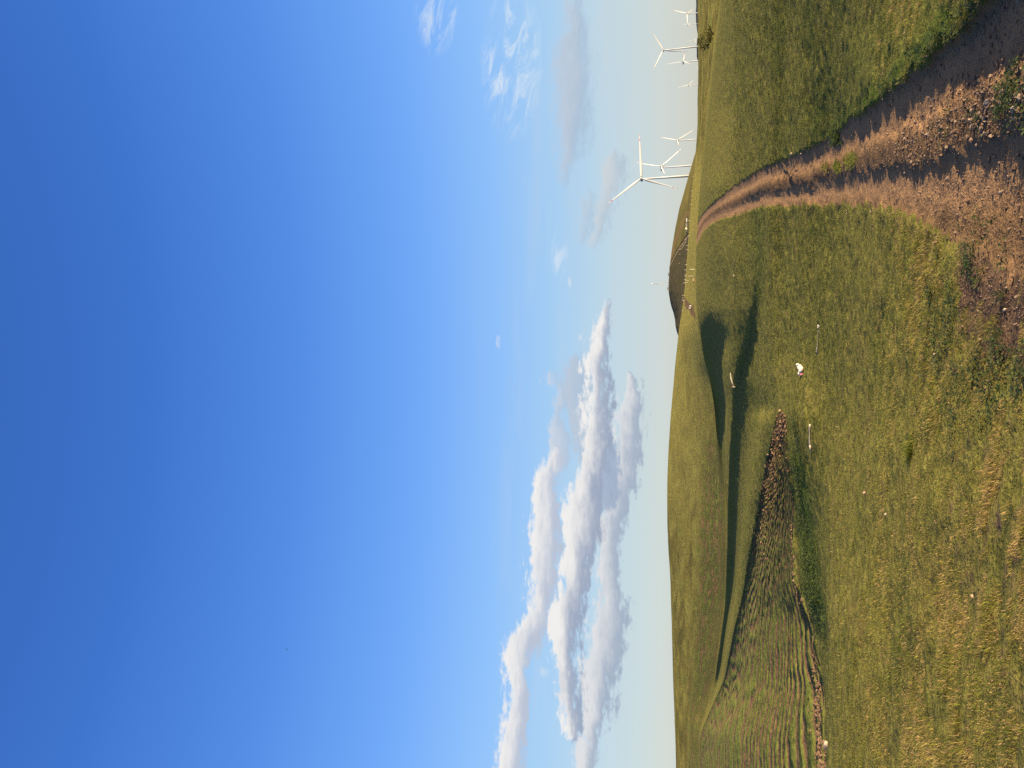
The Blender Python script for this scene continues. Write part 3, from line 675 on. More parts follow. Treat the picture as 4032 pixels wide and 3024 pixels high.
def leafmat(name, trans=0.35, rough=0.55):
    m = bpy.data.materials.new(name); m.use_nodes = True
    t = NT(m.node_tree); t.n.clear(); out = t.new('ShaderNodeOutputMaterial')
    c = t.attr('tint').outputs['Color']
    d = t.new('ShaderNodeBsdfPrincipled'); t.put(d.inputs['Base Color'], c); d.inputs['Roughness'].default_value = rough; d.inputs['Specular IOR Level'].default_value = 0.25
    tr = t.new('ShaderNodeBsdfTranslucent'); t.put(tr.inputs['Color'], t.mix(1.0, c, (1.0, 1.05, 0.55), 'MULTIPLY'))
    mx = t.new('ShaderNodeMixShader'); mx.inputs[0].default_value = trans
    t.l.new(d.outputs[0], mx.inputs[1]); t.l.new(tr.outputs[0], mx.inputs[2]); t.l.new(mx.outputs[0], out.inputs[0]); return m
GRASSM = leafmat('grass_blade')

PAL = np.array([(0.082, 0.094, 0.017), (0.118, 0.120, 0.022), (0.160, 0.150, 0.034), (0.052, 0.066, 0.014), (0.185, 0.140, 0.056), (0.230, 0.170, 0.085)])
def grass_col(S, nb, g):
    n = len(S['X'])
    patch = fbm(S['X'] * 0.35, S['Y'] * 0.35, 3, 21); p2 = fbm(S['X'] * 1.3, S['Y'] * 1.3, 2, 22)
    lushw = np.exp(-((S['lc'] - LI['B2'] - 0.45) / 0.42) ** 2) * sstep(S['py'], 1650, 1900) * (1 - sstep(S['py'], 2420, 2520))
    lushw = np.maximum(lushw, 0.8 * np.exp(-((S['rs'] + 0.10) / 0.12) ** 2))
    k = np.clip((patch * 0.6 + p2 * 0.5 - 0.25) * 1.7 + 0.35 * (g.random(n) - 0.5), 0, 0.999)
    base = PAL[np.array([3, 0, 1, 1, 2, 2])[(k * 6).astype(int)]]
    dry = g.random(n) < (0.10 + 0.30 * sstep(p2, 0.50, 0.70) + 0.24 * sstep(S['px'], 3350, 3750))
    base = np.where(dry[:, None], PAL[4 + (g.random(n) < 0.4)], base)
    lushw = lushw * sstep(patch, 0.30, 0.55)
    base = base * (1 - lushw[:, None]) + np.array([0.062, 0.085, 0.017]) * lushw[:, None]
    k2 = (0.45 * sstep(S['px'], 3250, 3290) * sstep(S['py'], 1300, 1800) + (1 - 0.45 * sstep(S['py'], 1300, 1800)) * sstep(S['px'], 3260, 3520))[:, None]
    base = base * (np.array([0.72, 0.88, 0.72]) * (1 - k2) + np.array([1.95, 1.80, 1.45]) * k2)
    c = np.repeat(base * (0.55 + 0.9 * g.random((n, 1))), nb, 0) * (0.7 + 0.6 * g.random((n * nb, 1)))
    return c
def grass_ok(S, seed, gap=0.36):
    g = S['g']; n = len(S['X'])
    bare = 0.10 + 0.40 * np.exp(-((S['py'] - 1050) / 300.0) ** 2) * sstep(S['px'], 3550, 3950) + 0.22 * sstep(S['px'], 3600, 4000)
    v = 0.34 * fbm(S['X'] * 1.6, S['Y'] * 1.6, 3, 55) + 0.66 * fbm(S['X'] * 5.0, S['Y'] * 5.0, 2, 57)
    v = v + 0.35 * (fbm(S['X'] * 4.2 + 7, S['Y'] * 4.2, 2, 58) - 0.5) * sstep(S['px'], 3450, 3750)
    ok = v > gap - 0.02 + 0.34 * bare + 0.062 * sstep(S['px'], 3450, 3800)
    inroad = (S['road'] > 0.35)
    ok &= ~inroad; ok &= S['till'] < 0.4
    return ok
S = scatter(100000, 3330, 4230, -160, 3190, 101)
S = keep(S, grass_ok(S, 1) & (S['r'] > 3.0))
n = len(S['X'])
hh = (0.020 + 0.110 * sstep(fbm(S['X'] * 0.55, S['Y'] * 0.55, 3, 71), 0.25, 0.75) * fbm(S['X'] * 2.4, S['Y'] * 2.4, 2, 70) ** 1.5) * (0.7 + 0.6 * S['g'].random(n))
o = blades('grass', S, 9, hh, np.clip(0.0035 + 0.0003 * S['r'], 0, 0.012), 0.030 + 0.002 * S['r'], 1.25, grass_col, GRASSM)
tag(o, kind='stuff')
S = scatter(38000, 2890, 3330, -160, 3190, 102)
S = keep(S, grass_ok(S, 2, 0.30) & (S['lc'] < LI['M4']))
n = len(S['X'])
hh = (0.050 + 0.0014 * S['r']) * (0.6 + 0.7 * S['g'].random(n))
o = blades('pasture_grass', S, 6, hh, np.clip(0.0006 * S['r'], 0.006, 0.05), 0.0045 * S['r'], 1.2, grass_col, GRASSM)
tag(o, kind='stuff')
# taller seeding stalks and long loose blades in the foreground
S = scatter(700, 3500, 4200, 900, 3190, 103)
S = keep(S, grass_ok(S, 3) & (S['r'] > 3.0)); n = len(S['X'])
o = blades('tall_grass', S, 3, np.full(n, 0.17) * (0.6 + 0.7 * S['g'].random(n)), np.full(n, 0.0042), np.full(n, 0.06), 0.8, lambda S, nb, g: np.repeat(PAL[g.integers(0, 3, len(S['X']))] * 1.15, nb, 0), GRASSM)
tag(o, kind='stuff')

# broad-leaved weeds: rosettes of small leaves
def weeds(name, S, nl, size, pal, hgt=0.10):
    g = S['g']; n = len(S['X']); N = n * nl; rep = lambda v: np.repeat(v, nl)
    th = g.random(N) * 2 * np.pi; rad = rep(size) * (0.15 + 0.95 * g.random(N)); z = rep(hgt) * (0.10 + 0.9 * g.random(N)) * (1.15 - rad / (rep(size) * 1.2))
    cx = rep(S['X']) + rad * np.cos(th); cy = rep(S['Y']) + rad * np.sin(th); cz = rep(S['Z']) + z
    L = rep(size) * (0.22 + 0.25 * g.random(N)); Wd = L * (0.38 + 0.2 * g.random(N)); ta = th + (g.random(N) - 0.5) * 1.6; ti = (g.random(N) - 0.35) * 1.1
    ux, uy, uz = np.cos(ta) * np.cos(ti), np.sin(ta) * np.cos(ti), np.sin(ti); vx, vy = -np.sin(ta), np.cos(ta); ro = (g.random(N) - 0.5) * 0.9
    Vv = np.empty((N, 6, 3), np.float32)
    for q, (f, s) in enumerate(((-.5, 0), (-.12, 1), (.25, .8), (.55, 0), (.25, -.8), (-.12, -1))):
        Vv[:, q, 0] = cx + ux * L * f + vx * Wd * s * 0.5; Vv[:, q, 1] = cy + uy * L * f + vy * Wd * s * 0.5
        Vv[:, q, 2] = cz + uz * L * f + s * ro * Wd * 0.5 - abs(f) * L * 0.15
    b = np.arange(N)[:, None] * 6
    o = mesh_np(name, Vv.reshape(-1, 3), [b + np.array([[0, 1, 2, 3]]), b + np.array([[0, 3, 4, 5]])], GRASSM, True)
    base = np.array(pal)[g.integers(0, len(pal), n)]
    vattr(o, 'tint', np.repeat(np.repeat(base, nl, 0) * (0.7 + 0.6 * g.random((N, 1))), 6, 0)); return o
WP = [(0.060, 0.085, 0.018), (0.085, 0.110, 0.024), (0.115, 0.130, 0.035), (0.045, 0.070, 0.020)]
S = scatter(4200, 3400, 4200, -160, 1900, 104)
rs = S['rs']
den = 0.85 * np.exp(-((rs + 0.07) / 0.06) ** 2) * sstep(S['px'], 3350, 3500)
den = np.maximum(den, 0.55 * (rs > 0.38) * (rs < 0.62) * sstep(S['px'], 3650, 3850) * sstep(fbm(S['X'] * 1.5, S['Y'] * 1.5, 3, 91), 0.44, 0.60))
den = np.maximum(den, 0.75 * np.exp(-((S['py'] - 1230) / 330.0) ** 2) * sstep(S['px'], 3550, 3800) * sstep(fbm(S['X'] * 1.4, S['Y'] * 1.4, 3, 92), 0.40, 0.58))
S = keep(S, (S['g'].random(len(rs)) < den) & (S['r'] > 3)); n = len(S['X'])
tag(weeds('weeds', S, 16, 0.07 + 0.07 * S['g'].random(n), WP, np.full(n, 0.11)), kind='stuff')
# lush weeds below the brow and grassy clumps along the gully
S = scatter(5200, 3060, 3290, 1640, 2520, 105)
lw = np.exp(-((S['lc'] - LI['B2'] - 0.5) / 0.45) ** 2) * sstep(fbm(S['X'] * 0.5, S['Y'] * 0.5, 3, 93), 0.36, 0.62)
S = keep(S, (S['g'].random(len(lw)) < lw) & (S['till'] < 0.3)); n = len(S['X'])
tag(weeds('weeds', S, 9, 0.16 + 0.18 * S['g'].random(n), [(0.060, 0.080, 0.014), (0.080, 0.110, 0.018), (0.12, 0.14, 0.03)], np.full(n, 0.22)), kind='stuff')

# loose stones
_ico = bmesh.new(); bmesh.ops.create_icosphere(_ico, subdivisions=1, radius=1.0)
ICV = np.array([v.co[:] for v in _ico.verts]); ICF = np.array([[v.index for v in f.verts] for f in _ico.faces]); _ico.free()
def stones(name, S, size, matl, pal, sink=0.35, smooth=False, rough=0.32):
    g = S['g']; n = len(S['X']); m = len(ICV)
    Vv = ICV[None] * (1 + rough * (g.random((n, m, 1)) - 0.5) * 2) * (0.6 + 0.8 * g.random((n, 1, 3))) * np.array([1, 1, 0.72]) * size[:, None, None]
    a = g.random(n) * 6.283; c, s = np.cos(a), np.sin(a)
    Vx = Vv[..., 0] * c[:, None] - Vv[..., 1] * s[:, None]; Vy = Vv[..., 0] * s[:, None] + Vv[..., 1] * c[:, None]
    P = np.stack([Vx + S['X'][:, None], Vy + S['Y'][:, None], Vv[..., 2] + (S['Z'] + size * sink)[:, None]], -1)
    f = (np.arange(n)[:, None, None] * m + ICF[None]).reshape(-1, 3)
    o = mesh_np(name, P.reshape(-1, 3), f, matl, smooth)
    base = np.array(pal)[g.integers(0, len(pal), n)] * (0.75 + 0.5 * g.random((n, 1)))
    vattr(o, 'tint', np.repeat(base, m, 0)); return o
def stonem(t, b):
    P = t.new('ShaderNodeNewGeometry').outputs['Position']
    t.put(b.inputs['Base Color'], t.mix(t.mul(t.ss(t.noise(P, 40, 4), 0.4, 0.65), 0.5), t.attr('tint').outputs['Color'], (0.12, 0.085, 0.06)))
STONEM = mat('loose_stone', stonem)
SPAL = [(0.17, 0.108, 0.068), (0.21, 0.138, 0.088), (0.13, 0.083, 0.054), (0.28, 0.20, 0.135), (0.16, 0.098, 0.06)]
S = scatter(42000, 3130, 4230, -160, 1650, 106)
rs = S['rs']
den = 0.9 * np.exp(-((rs - 0.47) / 0.17) ** 2) * sstep(S['px'], 3350, 3600)
den = np.maximum(den, 0.20 * (rs > -0.02) * (rs < 1.2))
den = np.maximum(den, 0.22 * np.exp(-((S['py'] - 1050) / 260.0) ** 2) * sstep(S['px'], 3600, 3900))
S = keep(S, (S['g'].random(len(rs)) < den) & (S['r'] > 3)); n = len(S['X'])
tag(stones('gravel', S, np.clip(0.0035 + np.where(S['py'] > 880, 0.014, 0.022) * S['g'].random(n) ** 7 + 0.0004 * S['r'], 0, 0.04), STONEM, SPAL), kind='stuff')
# clods of turned earth in the tilled ground
CP = [(0.130, 0.074, 0.040), (0.175, 0.102, 0.055), (0.095, 0.054, 0.031), (0.22, 0.135, 0.075)]
S = scatter(22000, 2960, 3270, 1615, 3160, 107)
ps = np.clip((S['lc'] - LI['P1']) / 3.0, 0, 1)
den = np.exp(-((S['py'] - 1690) / 330.0) ** 2) * (S['till'] > 0.5) * 0.9 * sstep(ps + 0.9 * np.clip(1 - (S['py'] - 1620) / 140.0, 0, 1), 0.40, 0.75)
den = np.maximum(den, np.exp(-((ps - 0.05) / 0.06) ** 2) * (S['till'] > 0.15) * sstep(fbm(S['X'] * .5, S['Y'] * .5, 3, 44), 0.42, 0.6) * 0.8)
S = keep(S, S['g'].random(len(den)) < den); n = len(S['X'])
tag(stones('clods', S, 0.025 + 0.085 * S['g'].random(n) ** 3.0, STONEM, CP, 0.2), kind='stuff')

# ------------------------------------------------------------------ things
def bm_obj(name, bm, m, parent=None, smooth=False, mats=None):
    me = bpy.data.meshes.new(name); bm.normal_update(); bm.to_mesh(me); bm.free()
    for q in ([m] if mats is None else mats): me.materials.append(q)
    if smooth:
        for p in me.polygons: p.use_smooth = True
    o = bpy.data.objects.new(name, me); COL.objects.link(o)
    if parent: o.parent = parent
    return o
def tube(bm, pts, rad, seg=8, mi=0, cap=True):
    """tapered tube through points with a radius for each"""
    pts = [Vector(p) for p in pts]; rings = []
    for i, p in enumerate(pts):
        d = (pts[min(i + 1, len(pts) - 1)] - pts[max(i - 1, 0)]).normalized()
        a = d.cross(Vector((0.31, 0.95, 0.12)) if abs(d.y) < 0.9 else Vector((1, 0, 0))).normalized(); b = d.cross(a)
        rings.append([bm.verts.new(p + (a * math.cos(t) + b * math.sin(t)) * rad[i]) for t in [6.28318 * k / seg for k in range(seg)]])
    for i in range(len(rings) - 1):
        for k in range(seg):
            f = bm.faces.new((rings[i][k], rings[i][(k + 1) % seg], rings[i + 1][(k + 1) % seg], rings[i + 1][k])); f.material_index = mi
    if cap:
        bm.faces.new(rings[0][::-1]).material_index = mi; bm.faces.new(rings[-1]).material_index = mi
def box(bm, c, s, mi=0, bev=0.0):
    r = bmesh.ops.create_cube(bm, size=1.0, matrix=Matrix.Translation(c) @ Matrix.Diagonal((*s, 1)))
    if bev:
        es = list({e for v in r['verts'] for e in v.link_edges})
        bmesh.ops.bevel(bm, geom=es, offset=bev, segments=2, affect='EDGES')

# ---- wind turbines
TW = simple('turbine_white', (0.50, 0.49, 0.46), 0.45, 0.04, 0.3, 0.4)
TRED = simple('turbine_red', (0.42, 0.045, 0.040), 0.5, 0.05, 0.5, 0.3)
TGREY = simple('turbine_grey', (0.40, 0.41, 0.41), 0.5, 0.05, 0.5, 0.3)
def blade_mesh(red):
    bm = bmesh.new(); N = 26; seg = 10; L = 60.0; rings = []
    for i in range(N + 1):
        f = i / N; z = 1.0 + (L - 1.0) * f
        ch = np.interp(f, [0, .05, .12, .2, .5, .8, .95, 1], [1.8, 1.9, 2.9, 3.2, 2.1, 1.25, 0.7, 0.12])
        th = np.interp(f, [0, .05, .12, .2, .5, 1], [2.0, 1.9, 1.2, .85, .45, .06])
        tw = R(np.interp(f, [0, .2, 1], [22, 12, -1])); pb = -2.6 * f * f
        ring = []
        for k in range(seg):
            a = 6.28318 * k / seg; x = math.cos(a) * ch / 2 + (ch - 2) * 0.18; y = math.sin(a) * th / 2
            ring.append(bm.verts.new((x * math.cos(tw) - y * math.sin(tw), x * math.sin(tw) + y * math.cos(tw) + pb, z)))
        rings.append(ring)
    for i in range(N):
        f = (i + .5) / N
        mi = 1 if red and (f > 0.955 or 0.84 < f < 0.89) else 0
        for k in range(seg):
            bm.faces.new((rings[i][k], rings[i][(k + 1) % seg], rings[i + 1][(k + 1) % seg], rings[i + 1][k])).material_index = mi
    bm.faces.new(rings[0][::-1]); bm.faces.new(rings[-1])
    me = bpy.data.meshes.new('blade'); bm.to_mesh(me); bm.free(); me.materials.append(TW); me.materials.append(TRED)
    for p in me.polygons: p.use_smooth = True
    return me
BL = blade_mesh(True)
# photo hub, foot of the visible tower, blade tips, distance, turn of the rotor, label
TURB = [
 ((2525, 703), (2706, 692), [(2519, 532), (2389, 806), (2671, 745)], 1076, 14, 'largest white wind turbine with red tipped blades just behind the hill shoulder'),
 ((2604, 655), (2722, 648), [(2504, 643), (2685, 587), (2618, 690)], 1694, 55, 'white wind turbine turned half sideways close to the right of the largest turbine'),
 ((2667, 551), (2744, 546), [(2600, 542), (2732, 513), (2672, 575)], 2379, 50, 'white wind turbine where the hill slope runs out, dark nacelle pointing left'),
 ((2612, 197), (2744, 182), [(2565, 122), (2570, 280), (2710, 206)], 1921, 12, 'tall white wind turbine standing behind the dark bush, blades spread in a Y'),
 ((2690, 241), (2747, 235), [(2617, 256), (2697, 214), (2720, 253)], 2700, 60, 'white wind turbine just left of the tall one, one dark blade straight up'),
 ((2713, 333), (2749, 328), [(2667, 347), (2733, 314), (2723, 343)], 4300, 55, 'small lone wind turbine in the gap midway along the right skyline'),
 ((2706, 53), (2742, 48), [(2652, 41), (2707, 98), (2730, 36)], 3006, 40, 'rightmost white wind turbine, one blade level and one raised, above the dark far ridge'),
 ((2709, 96), (2741, 94), [(2680, 95), (2719, 88), (2722, 104)], 6000, 60, 'pale distant wind turbine seen past the level blade tip of the rightmost turbine'),
 ((2732, 159), (2743, 158), [(2705, 163), (2744, 150), (2743, 170)], 6400, 50, 'pale tiny wind turbine right of the tall one, one blade up over the far ridge'),
 ((2745, 265), (2748, 264), [(2731, 267), (2752, 259), (2750, 272)], 9300, 50, 'faintest and smallest wind turbine, only its rotor above the skyline'),
]
for hub, foot, tips, r, psi, lab in TURB:
    a, t = azt(*hub); a = float(a); ar = R(a)
    H = Vector((r * math.sin(ar), r * math.cos(ar), r * float(t) + CAM_Z))
    gz = float(ground_t(np.array([a]), np.array([math.log(r)]))[0][0]) * r + CAM_Z
    base = min(gz, H.z - 62) - 0.5
    root = empty('wind_turbine', (H.x, H.y, base)); tag(root, lab, 'wind turbine', 'wind turbines of the wind farm')
    hgt = H.z - base
    away = Vector((math.sin(ar), math.cos(ar), 0)); side = Vector((math.cos(ar), -math.sin(ar), 0))
    ndir = (away * math.cos(R(psi)) * -1 + side * math.sin(R(psi))).normalized()      # the way the rotor faces
    over = 3.6
    hubl = Vector((0, 0, hgt)) + Vector((0, 0, 0))
    top = hubl - ndir * over
    bm = bmesh.new(); tube(bm, [(top.x, top.y, 0), (top.x, top.y, hgt * .5), (top.x, top.y, hgt - 1.4)], [1.75, 1.5, 1.05], 20)
    bm_obj('tower', bm, TW, root, True)
    bm = bmesh.new(); q = ndir.to_track_quat('Y', 'Z').to_matrix().to_4x4()
    box(bm, (0, 0, 0), (3.4, 9.5, 3.5), 0, 0.6); bmesh.ops.transform(bm, verts=bm.verts, matrix=Matrix.Translation(hubl - ndir * 6.3) @ q)
    bm_obj('nacelle', bm, TGREY, root, True)
    bm = bmesh.new(); bmesh.ops.create_uvsphere(bm, u_segments=14, v_segments=8, radius=1.75); bmesh.ops.transform(bm, verts=bm.verts, matrix=Matrix.Translation(hubl) @ q @ Matrix.Diagonal((1, 1.35, 1, 1)))
    bm_obj('hub', bm, TW, root, True)
    for tip in tips:
        d = Vector([float(q) for q in ray(*tip)]).normalized(); Hr = H - Vector((0, 0, CAM_Z)); Lb = 60.0
        m0 = Hr.dot(d); perp2 = (Hr - d * m0).length_squared; disc = math.sqrt(max(Lb * Lb - perp2, 0.0)) * (1 if psi > 20 else 0.3)
        xs = ab(*tip)[0] - ab(*hub)[0]
        if psi <= 20: disc = abs(xs) * m0 * math.tan(R(32))
        dvec = d * (m0 + (disc if xs * math.sin(R(psi)) > 0 else -disc)) - Hr
        ln = dvec.length; zax = dvec / ln
        yax = (-ndir - zax * (-ndir).dot(zax)).normalized(); xax = yax.cross(zax)
        o = bpy.data.objects.new('blade', BL); COL.objects.link(o); o.parent = root
        mt = Matrix((xax, yax, zax)).transposed().to_4x4() @ Matrix.Scale(ln / 60.0, 4); mt.translation = hubl
        o.matrix_local = mt

# ---- lattice mast and the small things on the hill top
MAST = simple('mast_steel', (0.50, 0.52, 0.53), 0.5, 0.1, 1.0, 0.4)
WHITE_P = simple('white_paint', (0.80, 0.79, 0.75), 0.5, 0.05, 1.0, 0.4)
p, r = hill_spot(2634, 1114); p = Vector((0, 0, 0)) + p
H = (2634 - 2566) / F * r * 1.02
root = empty('lattice_mast', p - Vector((0, 0, .6))); tag(root, 'slender grey lattice radio mast standing on top of the dark ploughed hill', 'radio mast')
bm = bmesh.new(); w0, w1 = 1.7, 0.28
legs = [(-1, -1), (1, -1), (1, 1), (-1, 1)]
for sx, sy in legs: tube(bm, [(sx * w0, sy * w0, 0), (sx * w1, sy * w1, H * .92)], [.13, .09], 6)
nb = 12
for i in range(nb):
    f0, f1 = i / nb, (i + 1) / nb; a0 = w0 + (w1 - w0) * f0; a1 = w0 + (w1 - w0) * f1; z0, z1 = H * .92 * f0, H * .92 * f1
    for k in range(4):
        s0, s1 = legs[k], legs[(k + 1) % 4]
        if i % 2: s0, s1 = s1, s0
        tube(bm, [(s0[0] * a0, s0[1] * a0, z0), (s1[0] * a1, s1[1] * a1, z1)], [.045, .045], 4)
bm_obj('lattice', bm, MAST, root)
bm = bmesh.new(); tube(bm, [(0, 0, H * .9), (0, 0, H)], [.10, .06], 6); bm_obj('antenna', bm, WHITE_P, root)
bm = bmesh.new(); tube(bm, [(-.5, -.9, H * .95), (-.5, -.55, H * .95), (-.5, -.4, H * .95)], [.75, .62, .2], 14); bm_obj('dish', bm, WHITE_P, root, True)
DARKP = simple('dark_paint', (0.035, 0.036, 0.040), 0.4, 0.1, 1.0, 0.4)
CONC = simple('concrete', (0.34, 0.32, 0.30), 0.9, 0.2, 0.8, 0.2)
p, r = hill_spot(2634.5, 1136)
root = empty('equipment_hut', p - Vector((0, 0, .5))); tag(root, 'small grey equipment hut on the hilltop just left of the mast', 'hut')
bm = bmesh.new(); box(bm, (0, 0, 1.3), (3.2, 2.6, 2.6), 0, .04); bm_obj('wall', bm, CONC, root)
bm = bmesh.new(); box(bm, (0, 0, 2.68), (3.7, 3.1, .16), 0, .03); bm_obj('roof', bm, DARKP, root)
bm = bmesh.new(); box(bm, (.6, -1.31, 1.0), (.9, .06, 2.0), 0, .01); bm_obj('door', bm, DARKP, root)

# ---- vehicles
GLASS = simple('car_glass', (0.03, 0.035, 0.04), 0.12, 0.1, 1.0, 0.6)
TYRE = simple('tyre_rubber', (0.025, 0.025, 0.026), 0.85, 0.2, 4.0, 0.2)
RIM = simple('wheel_rim', (0.45, 0.45, 0.46), 0.35, 0.1, 4.0, 0.5)
LAMP = simple('lamp_glass', (0.75, 0.72, 0.66), 0.2, 0.05, 4.0, 0.5)
def vehicle(name, loc, rz, colm, prof, cab, lab, cat, group=None, wid=1.8, wr=.34):
    root = empty(name, loc); root.rotation_euler = (0, 0, rz); tag(root, lab, cat, group)
    L = prof[-1][0]
    def extr(pts, w, nm, m, bev=.06):
        bm = bmesh.new(); a = [bm.verts.new((x - L / 2, -w / 2, z)) for x, z in pts]; b = [bm.verts.new((x - L / 2, w / 2, z)) for x, z in pts]
        n = len(pts)
        bm.faces.new(a); bm.faces.new(b[::-1])
        for i in range(n): bm.faces.new((a[i], b[i], b[(i + 1) % n], a[(i + 1) % n]))
        bmesh.ops.recalc_face_normals(bm, faces=bm.faces)
        if bev: bmesh.ops.bevel(bm, geom=list(bm.edges), offset=bev, segments=2, affect='EDGES')
        return bm_obj(nm, bm, m, root)
    top = [(x, z) for x, z in prof] + [(L, .32), (0, .32)]
    extr(top, wid, 'body', colm)
    for c in cab: extr(c, wid + .03, 'window', GLASS, 0)
    for x in (L * .19, L * .80):
        for sgn in (-1, 1):
            bm = bmesh.new(); y = sgn * (wid / 2 - .1)
            tube(bm, [(x - L / 2, y - .11, wr), (x - L / 2, y + .11, wr)], [wr, wr], 16); wo = bm_obj('wheel', bm, TYRE, root)
            bm = bmesh.new(); tube(bm, [(x - L / 2, y + sgn * .10, wr), (x - L / 2, y + sgn * .125, wr)], [wr * .6, wr * .55], 12); bm_obj('rim', bm, RIM, wo)
    for sgn in (-1, 1):
        bm = bmesh.new(); box(bm, (-L / 2 - .01, sgn * (wid / 2 - .3), .72), (.06, .3, .16), 0, .02); bm_obj('headlight', bm, LAMP, root)
    return root
CARP = [(0, .45), (0, .82), (1.15, .95), (1.75, 1.45), (3.1, 1.48), (3.9, 1.0), (4.35, .92), (4.4, .45)]
CARW = [[(1.32, .98), (1.82, 1.38), (2.35, 1.40), (2.35, .98)], [(2.45, .98), (2.45, 1.40), (3.05, 1.40), (3.6, 1.0)]]
VANP = [(0, .45), (0, .95), (.75, 1.15), (1.45, 2.05), (4.9, 2.1), (5.0, .45)]
VANW = [[(.95, 1.2), (1.5, 1.85), (2.1, 1.87), (2.1, 1.2)]]
def flipy(x): return x
for x, y, nm, cm, prof, cab, lab, cat, rz in (
    (2706.5, 868, 'parked_car', WHITE_P, CARP, CARW, 'white car at the right end of the row at the hill foot', 'car', 0.12),
    (2706.0, 886, 'parked_car', WHITE_P, CARP, CARW, 'white car second from right in the row at the hill foot', 'car', 3.0),
    (2706.0, 904, 'parked_van', simple('cream_paint', (0.72, 0.62, 0.36), 0.5, 0.05), VANP, VANW, 'boxy cream yellow van in the row at the hill foot', 'van', 1.0),
    (2706.0, 915, 'parked_car', simple('brown_paint', (0.10, 0.075, 0.085), 0.45, 0.1), CARP, CARW, 'dull dark purple brown car beside the cream van', 'car', 1.2),
    (2705.5, 926, 'parked_car', DARKP, CARP, CARW, 'black car at the left end of the row, by the farm track', 'car', 1.4)):
    a, t = azt(x, y); rr = 760.0
    # the strip of meadow hides lower wheels: stand the car on the hill foot
    pz = hill_spot(x, y)[0]
    vehicle(nm, pz + Vector((0, 0, 0.0)), rz, cm, prof, cab, lab, cat, 'vehicles parked at the foot of the hill', 1.8 if cat == 'car' else 2.0)
pz, _ = hill_spot(2634, 1081)
vehicle('parked_car', pz, 0.3, DARKP, CARP, CARW, 'black car parked alone on the hilltop right of the mast', 'car')

# ---- fence posts
POSTM = simple('weathered_wood', (0.58, 0.50, 0.34), 0.9, 0.3, 3.0, 0.1, (0.46, 0.39, 0.27))
def post_mesh(seed):
    g = random.Random(seed); bm = bmesh.new(); pts = []; rad = []
    for k in range(6):
        f = k / 5; pts.append(((g.random() - .5) * .05, (g.random() - .5) * .05, f)); rad.append(.095 - .018 * f + (g.random() - .5) * .012)
    tube(bm, pts, rad, 8); me = bpy.data.meshes.new('fence_post'); bm.to_mesh(me); bm.free(); me.materials.append(POSTM)
    for q in me.polygons: q.use_smooth = True
    return me
PM = [post_mesh(i) for i in range(3)]
# (top x, bottom x, y, tilt) near posts on the meadow strip
NEARP = [(2735, 2741, 607), (2728, 2733, 695), (2722, 2727.5, 752), (2721, 2726, 772.6), (2719, 2724, 781), (2716, 2720, 791), (2713, 2718, 801), (2717, 2725, 805.7), (2711, 2719, 868), (2706, 2714, 926), (2701, 2710, 966), (2701, 2709, 982), (2697, 2705, 1042), (2693, 2702, 1062.7), (2695, 2702, 1066), (2716, 2735, 1061), (2696, 2706, 1082.5), (2697, 2707, 1088), (2711, 2727, 1087), (2692, 2700, 1102), (2697, 2711, 1106), (2692, 2708, 1112), (2686, 2695, 1163), (2682, 2687, 1224)]
PLAB = ['short pale post low on the right slope, alone', 'pale post right of the first cluster on the slope', 'pale post where the slope meets the meadow strip', 'small post, first of four climbing the slope', 'small post, second of four climbing the slope', 'small post, third of four climbing the slope', 'small post, last of four climbing the slope', 'taller pale post below the four small ones', 'pale post below the white cars', 'pale post below the black car and farm track foot', 'right post of the pair under the farm track', 'left post of the pair under the farm track', 'lone post on the meadow edge before the ploughed hill', 'right post of the close pair on the meadow edge', 'left post of the close pair on the meadow edge', 'thickest brightest post, nearest of all, on the crest', 'upright post right of the leaning ones on the meadow edge', 'upright post beside the leaning ones on the meadow edge', 'tall thin post standing on the meadow above the tan rock', 'leaning short post at the meadow edge', 'long leaning post tilted over the meadow', 'leftmost long leaning post below the mast', 'pale post just right of the far walkers', 'slanting stub post left of the walkers at the meadow edge']
for q, (xt, xb, y) in enumerate(NEARP):
    v, r = spot(xb, y)
    h = (xb - xt) / F * r * 1.0
    if r > 600: continue
    o = bpy.data.objects.new('fence_post', PM[q % 3]); COL.objects.link(o); o.location = v - Vector((0, 0, .15))
    tk = max(1.0, h / 1.5) * (1.35 if q == 15 else 1.0)
    o.scale = (tk, tk, h + .15); lean = {19: .25, 20: .22, 21: -.14, 23: .5}.get(q, (random.random() - .5) * .08)
    o.rotation_euler = (0, lean, random.random() * 6 if abs(lean) < .05 else 0)
    tag(o, 'weathered ' + PLAB[q], 'fence post', 'fence posts along the meadow')
# thin row of posts beside the farm track on the dark hill
ROW = [(2702.5, 944), (2702.7, 950), (2700.5, 956), (2697.6, 960.5), (2694.5, 965.5), (2692, 970), (2688.7, 973.5), (2684.5, 979), (2681, 984), (2678, 1001), (2677.5, 1037)]
for q, (x, y) in enumerate(ROW):
    v, r = hill_spot(x, y)
    o = bpy.data.objects.new('fence_post', PM[q % 3]); COL.objects.link(o); o.location = v - Vector((0, 0, .2)); o.scale = (2.0, 2.0, 1.7)
    tag(o, 'tiny pale post in the row climbing beside the farm track on the dark hill', 'fence post', 'posts beside the farm track')

